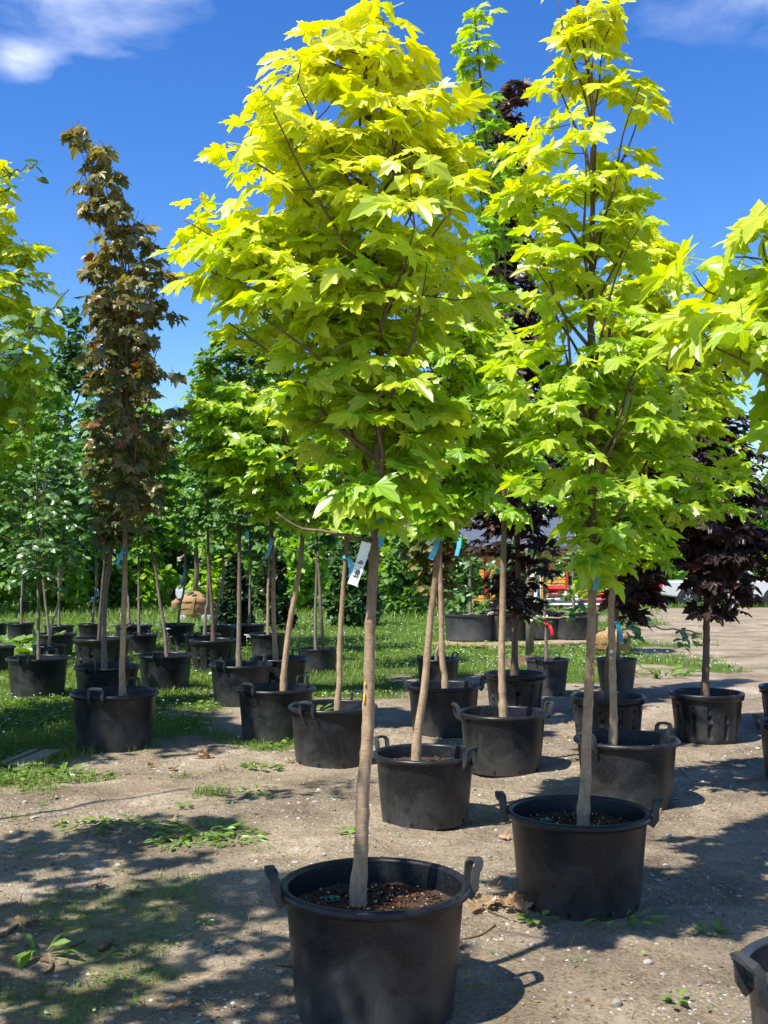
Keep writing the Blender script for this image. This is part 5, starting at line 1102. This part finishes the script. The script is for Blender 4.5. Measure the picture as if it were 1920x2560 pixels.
me = scatter_mesh('gravel', 'rock', np.stack([x, y, z], -1), frames(np.stack([np.cos(a), np.sin(a), rg.normal(0, .2, n)], -1), np.concatenate([rg.normal(0, .2, (n, 2)), np.ones((n, 1))], 1)), np.exp(rg.normal(-5.12, .5, n)), rg.integers(0, 6, n), rg.random(n)); me.materials.append(STONE); o = obj('gravel', me); o.color = (0, 0, 0, 1); tag(stuff(o), 'loose gravel and pebbles scattered over the dirt', 'gravel')
# leaf crumbs and bark bits
x, y, z, rg = sample(15000, 3.3, 12, 10, lambda x, y: (1 - gd(x, y)) * (.15 + .85 * sm(vnoise(x, y, 1.9, 31), .45, .7)), .8); n = len(x); a = rg.random(n) * 6.283
me = scatter_mesh('litter', 'tiny', np.stack([x, y, z + .004], -1), frames(np.stack([np.cos(a), np.sin(a), rg.normal(0, .1, n)], -1), np.concatenate([rg.normal(0, .3, (n, 2)), np.ones((n, 1))], 1)), rg.uniform(.007, .024, n), rg.integers(0, 3, n), rg.random(n)); me.materials.append(LM['dead']); o = obj('leaf_litter', me); o.color = (0, 0, 0, 1); tag(stuff(o), 'dry leaf crumbs scattered over the dirt', 'litter')

# ------------------------------------------------------------------ fallen leaves, twigs, stones, weeds
GEO['deadmaple'] = [leaf_geo(HALF, s + 200, .3, -.3, .25, .13) for s in range(5)]
def fallen(px, py, size, tint, label, seed, lm='dead', lift=0, group=None, flat=.35):
    r = random.Random(seed); g = on_ground(px, py); g.z = float(ground_z(g.x, g.y)); a = r.uniform(0, 6.283)
    fr = frames(np.array([[math.cos(a), math.sin(a), r.uniform(-.1, .2)]]), np.array([[r.gauss(0, flat), r.gauss(0, flat), 1]]))[0]
    o = bpy.data.objects.new('fallen_leaf', leaf_mesh('deadmaple', seed % 5, lm)); M_ = Matrix(fr.tolist()).to_4x4() @ Matrix.Scale(size, 4); M_.translation = g + Vector((0, 0, .016 + lift)); o.matrix_world = M_; o.color = (tint, 0, 0, 1); COL.objects.link(o); return tag(o, label, 'fallen leaf', group)
for i in range(15):
    r = random.Random(900 + i); fallen(1255 + r.gauss(0, 26), 2272 + r.gauss(0, 14), r.uniform(.045, .075), r.uniform(.3, 1), 'dry tan maple leaf heaped in the pile beside the tub with drain holes', 900 + i, lift=r.uniform(0, .035), group='dry leaves heaped beside a tub', flat=.7)
for i, (x, y, s, t_, lab) in enumerate([(322, 2238, .085, .75, 'orange-brown maple leaf lying alone on the shaded dirt'), (245, 2218, .08, .35, 'curled brown maple leaf next to the orange-brown one'), (95, 2308, .10, .1, 'dark reddish maple leaf near a grey stick'), (530, 1895, .15, .8, 'large curled greyish leaf at the grass edge'), (385, 1922, .08, .7, 'brown leaf at the grass edge near the plank'), (432, 1928, .08, .3, 'dark curled leaf between plank and greyish leaf'), (425, 2055, .06, .6, 'small tan leaf above the big weed clump'), (1154, 2366, .045, .9, 'small yellowish leaf by the scuffed tub'), (1272, 2098, .06, .9, 'pale tan leaf behind the leaf pile'), (1170, 2055, .06, .5, 'brown leaf in the shadow of the mud-smeared tub'), (732, 1909, .06, .8, 'orange leaf near the dusty tub'), (1160, 2410, .09, .55, 'olive-brown leaf flat beside the scuffed tub'), (300, 2290, .04, .8, 'tiny tan leaf below the curled brown one'), (178, 2425, .045, 1.0, 'small yellow leaf under the dandelion rosette'), (1530, 1880, .05, .9, 'pale leaf on shaded soil behind a tub'), (1650, 2035, .06, .5, 'brown leaf on the dirt right of the drain-hole tub'), (560, 2390, .05, .3, 'dark leaf scrap near the bottom dirt'), (1745, 2170, .06, .4, 'brown curled leaf on gravel by the empty-rimmed tub'), (1010, 1935, .05, .8, 'small tan leaf against the mud-smeared tub'), (1335, 2040, .05, .6, 'brown leaf by the tub handle')]):
    fallen(x, y, s, t_, lab, 930 + i)
# yellow leaf and chips on the soil of B
P = POTS['B']; o = bpy.data.objects.new('fallen_leaf', leaf_mesh('deadmaple', 1, 'gold')); o.location = (P['base'].x - .2, P['d'] - .02, P['zs'] + .02); o.rotation_euler = (.2, .1, 2.2); o.scale = (.07,) * 3; o.color = (1, 0, 0, 1); COL.objects.link(o); tag(o, 'bright yellow maple leaf lying on the mulch in the drain-hole tub', 'fallen leaf')
def twig(pts, rad, label):
    W = []
    for x, y in pts: g = on_ground(x, y); g.z = float(ground_z(g.x, g.y)) + rad; W.append(g)
    m = MB(); q = catmull(W, .03); m.tube(q, [rad * (1 - .5 * i / len(q)) for i in range(len(q))], 6); tag(obj('twig', m.mesh('twig', True), BK['twig']), label, 'twig')
twig([(1155, 2345), (1200, 2338), (1238, 2316)], .005, 'forked brown twig right of the scuffed tub')
twig([(1160, 2238), (1200, 2268), (1270, 2300)], .005, 'reddish twig running into the leaf pile')
twig([(5, 2338), (28, 2325), (46, 2313)], .009, 'short grey stick near the dark reddish leaf')
twig([(250, 2378), (268, 2366), (283, 2357)], .012, 'grey splinter of wood on the bare dirt')
twig([(103, 2400), (128, 2407), (126, 2430), (112, 2438)], .009, 'hooked thick twig under the dandelion rosette')
twig([(160, 2372), (190, 2362), (214, 2354)], .004, 'thin straw lying right of the dandelion rosette')
twig([(1265, 2378), (1290, 2395), (1303, 2402)], .003, 'thin bent twig below the drain-hole tub')
twig([(1885, 2316), (1905, 2318), (1925, 2322)], .005, 'straight twig beside the dusty handle')
twig([(690, 2415), (715, 2419), (736, 2422)], .006, 'short stick against the scuffed tub')
twig([(1700, 1925), (1712, 1938), (1722, 1950)], .004, 'thin twig on the shaded soil right of the rear tub')
def stone(px, py, s, label, seed):
    r = random.Random(seed); g = on_ground(px, py); g.z = float(ground_z(g.x, g.y)); bm = bmesh.new(); bmesh.ops.create_icosphere(bm, subdivisions=2, radius=s)
    for v in bm.verts: v.co = Vector((v.co.x * 1.15, v.co.y * .9, v.co.z * .75)) * r.uniform(.88, 1.08)
    me = bpy.data.meshes.new('stone'); bm.to_mesh(me); bm.free(); o = obj('stone', me, STONE, None, g + Vector((0, 0, s * .45)), (0, 0, r.random() * 6)); o.color = (.9, 0, 0, 1); tag(o, label, 'stone')
stone(1542, 2512, .019, 'pale squarish stone on the sunlit dirt', 1); stone(1673, 2090, .017, 'white stone right of the drain-hole tub', 2); stone(700, 2434, .014, 'pale stone by the short stick', 3); stone(1620, 2410, .016, 'grey stone in shade near the empty-rimmed tub', 4); stone(62, 2008, .016, 'grey stone on the gravel below the plank', 5); stone(1850, 2465, .02, 'flat tan stone below the dusty handle', 6); stone(325, 2108, .016, 'blue-grey stone between the two weed patches', 7); stone(810, 2140, .012, 'white pebble behind the scuffed tub', 8)
# rosettes and clumps
def weed(px, py, n, ln, label, seed, shape='strap', spread=.05, tall=.5, lm='weed', zb=None, base=None):
    r = random.Random(seed)
    if base is None: g = on_ground(px, py); g.z = float(ground_z(g.x, g.y))
    else: g = base
    t = thing('weed', label, 'weed', g)
    for i in range(n):
        a = i * 2.4 + r.uniform(-.4, .4); up = r.uniform(.05, tall); rad = spread * math.sqrt(r.random())
        dr = np.array([[math.cos(a), math.sin(a), up]]); nn = np.array([[-math.cos(a) * .4 + r.gauss(0, .25), -math.sin(a) * .4 + r.gauss(0, .25), 1]])
        o = bpy.data.objects.new('leaf', leaf_mesh(shape, r.randrange(len(GEO[shape])), lm)); o.parent = t
        M_ = Matrix(frames(dr, nn)[0].tolist()).to_4x4() @ Matrix.Scale(ln * r.uniform(.55, 1.15), 4); M_.translation = (math.cos(a) * rad, math.sin(a) * rad * .8, .006 + r.random() * .02); o.matrix_local = M_; o.color = (r.random(), 0, 0, 1); COL.objects.link(o)
    return t
weed(98, 2385, 9, .15, 'dandelion rosette with long toothed leaves on the bare dirt', 1, tall=.9)
weed(500, 2085, 110, .075, 'big sprawling clump of broad weeds in the sunlit dirt', 2, spread=.24, tall=.8)
weed(590, 2105, 70, .065, 'lower spread of weeds beside the big sprawling clump', 3, spread=.17, tall=.6)
weed(440, 2110, 50, .06, 'grey-green weed edge of the big clump', 4, spread=.13, tall=.5)
weed(290, 2066, 60, .05, 'dark low mat of weeds above the shaded dirt', 5, 'oval', .22, .5)
weed(215, 2068, 44, .045, 'thin mat of weeds at the shade line', 6, 'oval', .18, .5)
weed(160, 1935, 18, .12, 'pale drooping dock leaves by the wooden plank', 7, tall=.9, spread=.06)
weed(240, 1860, 20, .15, 'dock plant in dark grass before the bronze maple tub', 8, tall=.7, spread=.08)
weed(345, 1860, 16, .14, 'dock plant at the foot of the bronze maple tub', 9, tall=.7, spread=.07)
weed(655, 1920, 46, .05, 'bright green low plant near the dusty tub', 10, 'oval', .14, .8)
weed(645, 1985, 26, .06, 'small weed tuft on gravel below the dusty tub', 11, 'strap', .1, .8)
weed(868, 2085, 9, .07, 'small broad-leaved weed left of the scuffed tub trunk', 12, 'oval', .03, .6)
weed(1340, 2305, 12, .05, 'little round-leaved seedling below the leaf pile', 13, 'oval', .06, .5)
weed(1770, 2330, 16, .05, 'tuft of green leaves in shade near the empty-rimmed tub', 14, 'oval', .06, .7)
weed(1690, 2510, 10, .05, 'small dark weed on the sunlit dirt', 15, 'oval', .05, .6)
weed(1560, 2310, 26, .07, 'sparse grassy weed at the foot of the drain-hole tub', 16, 'strap', .12, .7)
weed(1265, 2045, 18, .05, 'small green tuft behind the drain-hole tub', 17, 'strap', .1, .6)
weed(80, 1640, 40, .30, 'big leafy burdock behind the shaded apple tub', 18, 'oval', .35, .9)
weed(35, 1612, 34, .28, 'leafy burdock beside the golden maple tub on the lawn', 19, 'oval', .3, .9)
weed(300, 1640, 24, .2, 'upright weeds between the bronze maple tubs and the leaning trunk tub', 20, 'strap', .15, 1.6)
weed(1650, 1690, 40, .2, 'grass tuft at the edge of the drive', 21, 'strap', .4, 1.2, 'grass')
weed(1440, 1740, 22, .12, 'bright weeds at the foot of the tall greyish pot', 22, 'oval', .15, .8)
P = POTS['AL']; weed(0, 0, 12, .15, 'green weed sprouting inside the dusty tub', 23, 'strap', .04, 1.4, base=Vector((P['base'].x - .12, P['d'] - .03, P['zs'])))
P = POTS['T']; weed(0, 0, 12, .15, 'small plant growing in the tub with the cocked handle', 24, 'strap', .04, 1.4, base=Vector((P['base'].x + .02, P['d'] - .03, P['zs'])))
for i in range(26):
    r = random.Random(700 + i); x = r.uniform(20, 1880); y = r.uniform(1930, 2540)
    if 560 < x < 1180 and y > 2080 or 1230 < x < 1680 and y > 1960 and y < 2330 or x > 1780 and y > 2250: continue
    weed(x, y, r.randrange(6, 14), r.uniform(.025, .05), 'tiny seedling weed on the open dirt', 700 + i, r.choice(['oval', 'strap']), .03, .7)['group'] = 'tiny seedlings on the dirt'
# yarrow flowers by the far tub
g = on_ground(640, 1650)
YF = simple('yarrow_white', (.8, .8, .76), .8)
for i, (x, y) in enumerate(((616, 1588), (622, 1593), (640, 1591), (636, 1586), (655, 1588), (648, 1592), (418, 1572))):
    gg = on_ground(x + 3, 1640 if x > 500 else 1620); top = pt(x, y, gg.y) - gg; t = thing('yarrow_flower', 'tall white yarrow flower on a thin stem before the tub rows', 'flower', gg, 0, 'white yarrow flowers')
    m = MB(); m.tube([(0, 0, 0), (top.x * .4, 0, top.z * .5), top], .004, 5); obj('stem', m.mesh('stem', True), LM['weed'], t)
    m = MB()
    for k in range(16): r = random.Random(i * 50 + k); m.box(top + Vector((r.gauss(0, .018), r.gauss(0, .018), r.uniform(-.004, .01))), (.016, .016, .008))
    obj('flower_head', m.mesh('head'), YF, t)
    for k in range(4):
        o = bpy.data.objects.new('leaf', leaf_mesh('strap', k, 'weed')); o.parent = t; o.location = top * (.2 + .17 * k); o.rotation_euler = (.5, 0, k * 2.1); o.scale = (.09,) * 3; COL.objects.link(o)
# broken plank at the grass edge
a, b_ = on_ground(35, 1925), on_ground(135, 1885); a.z = b_.z = 0; c = (a + b_) / 2; ang = math.atan2(b_.y - a.y, b_.x - a.x)
t = thing('broken_plank', 'broken pale plank with splintered end lying in the grass edge', 'plank', (c.x, c.y, g1(c.x, c.y) + .02), ang)
ln = (b_ - a).length; m = MB(); prof = [(-ln / 2, -.07), (ln / 2, -.07), (ln / 2 - .03, .07), (-ln / 2 + .05, .075), (-ln / 2 - .02, .03), (-ln / 2 + .03, .0)]; n = len(prof)
m.add([(x, y, -.012) for x, y in prof] + [(x, y, .022) for x, y in prof], [list(range(n))[::-1], [n + i for i in range(n)]] + [[i, (i + 1) % n, n + (i + 1) % n, n + i] for i in range(n)]); obj('board', m.mesh('board'), WOOD, t)
m = MB(); m.box((.1, .16, .0), (ln * .8, .05, .03)); obj('strip', m.mesh('strip'), WOOD, t)
# grey post behind the tall greyish pot, mulch heap at its foot
g = on_ground(1324, 1642); hgt = 1.6; m = MB(); m.tube([g, g + Vector((.01, 0, hgt * .5)), g + Vector((0, 0, hgt))], [.065, .06, .055], 10); tag(obj('grey_post', m.mesh('post', True), BK['grey']), 'thick grey trunk-like post standing in mulch by the espaliered apple', 'post')
m = MB(); m.lathe([(.42, 0), (.34, .05), (.2, .1), (.001, .13)], 20); m.V = [(x * random.uniform(.85, 1.1), y * random.uniform(.85, 1.1), z + random.uniform(-.01, .02)) for x, y, z in m.V]; tag(stuff(obj('mulch_heap', m.mesh('heap', True), simple('mulch_brown', (.12, .06, .04), .95, .4, 40, bump=.8), None, on_ground(1310, 1665))), 'brown mulch heap at the foot of the grey post', 'mulch')
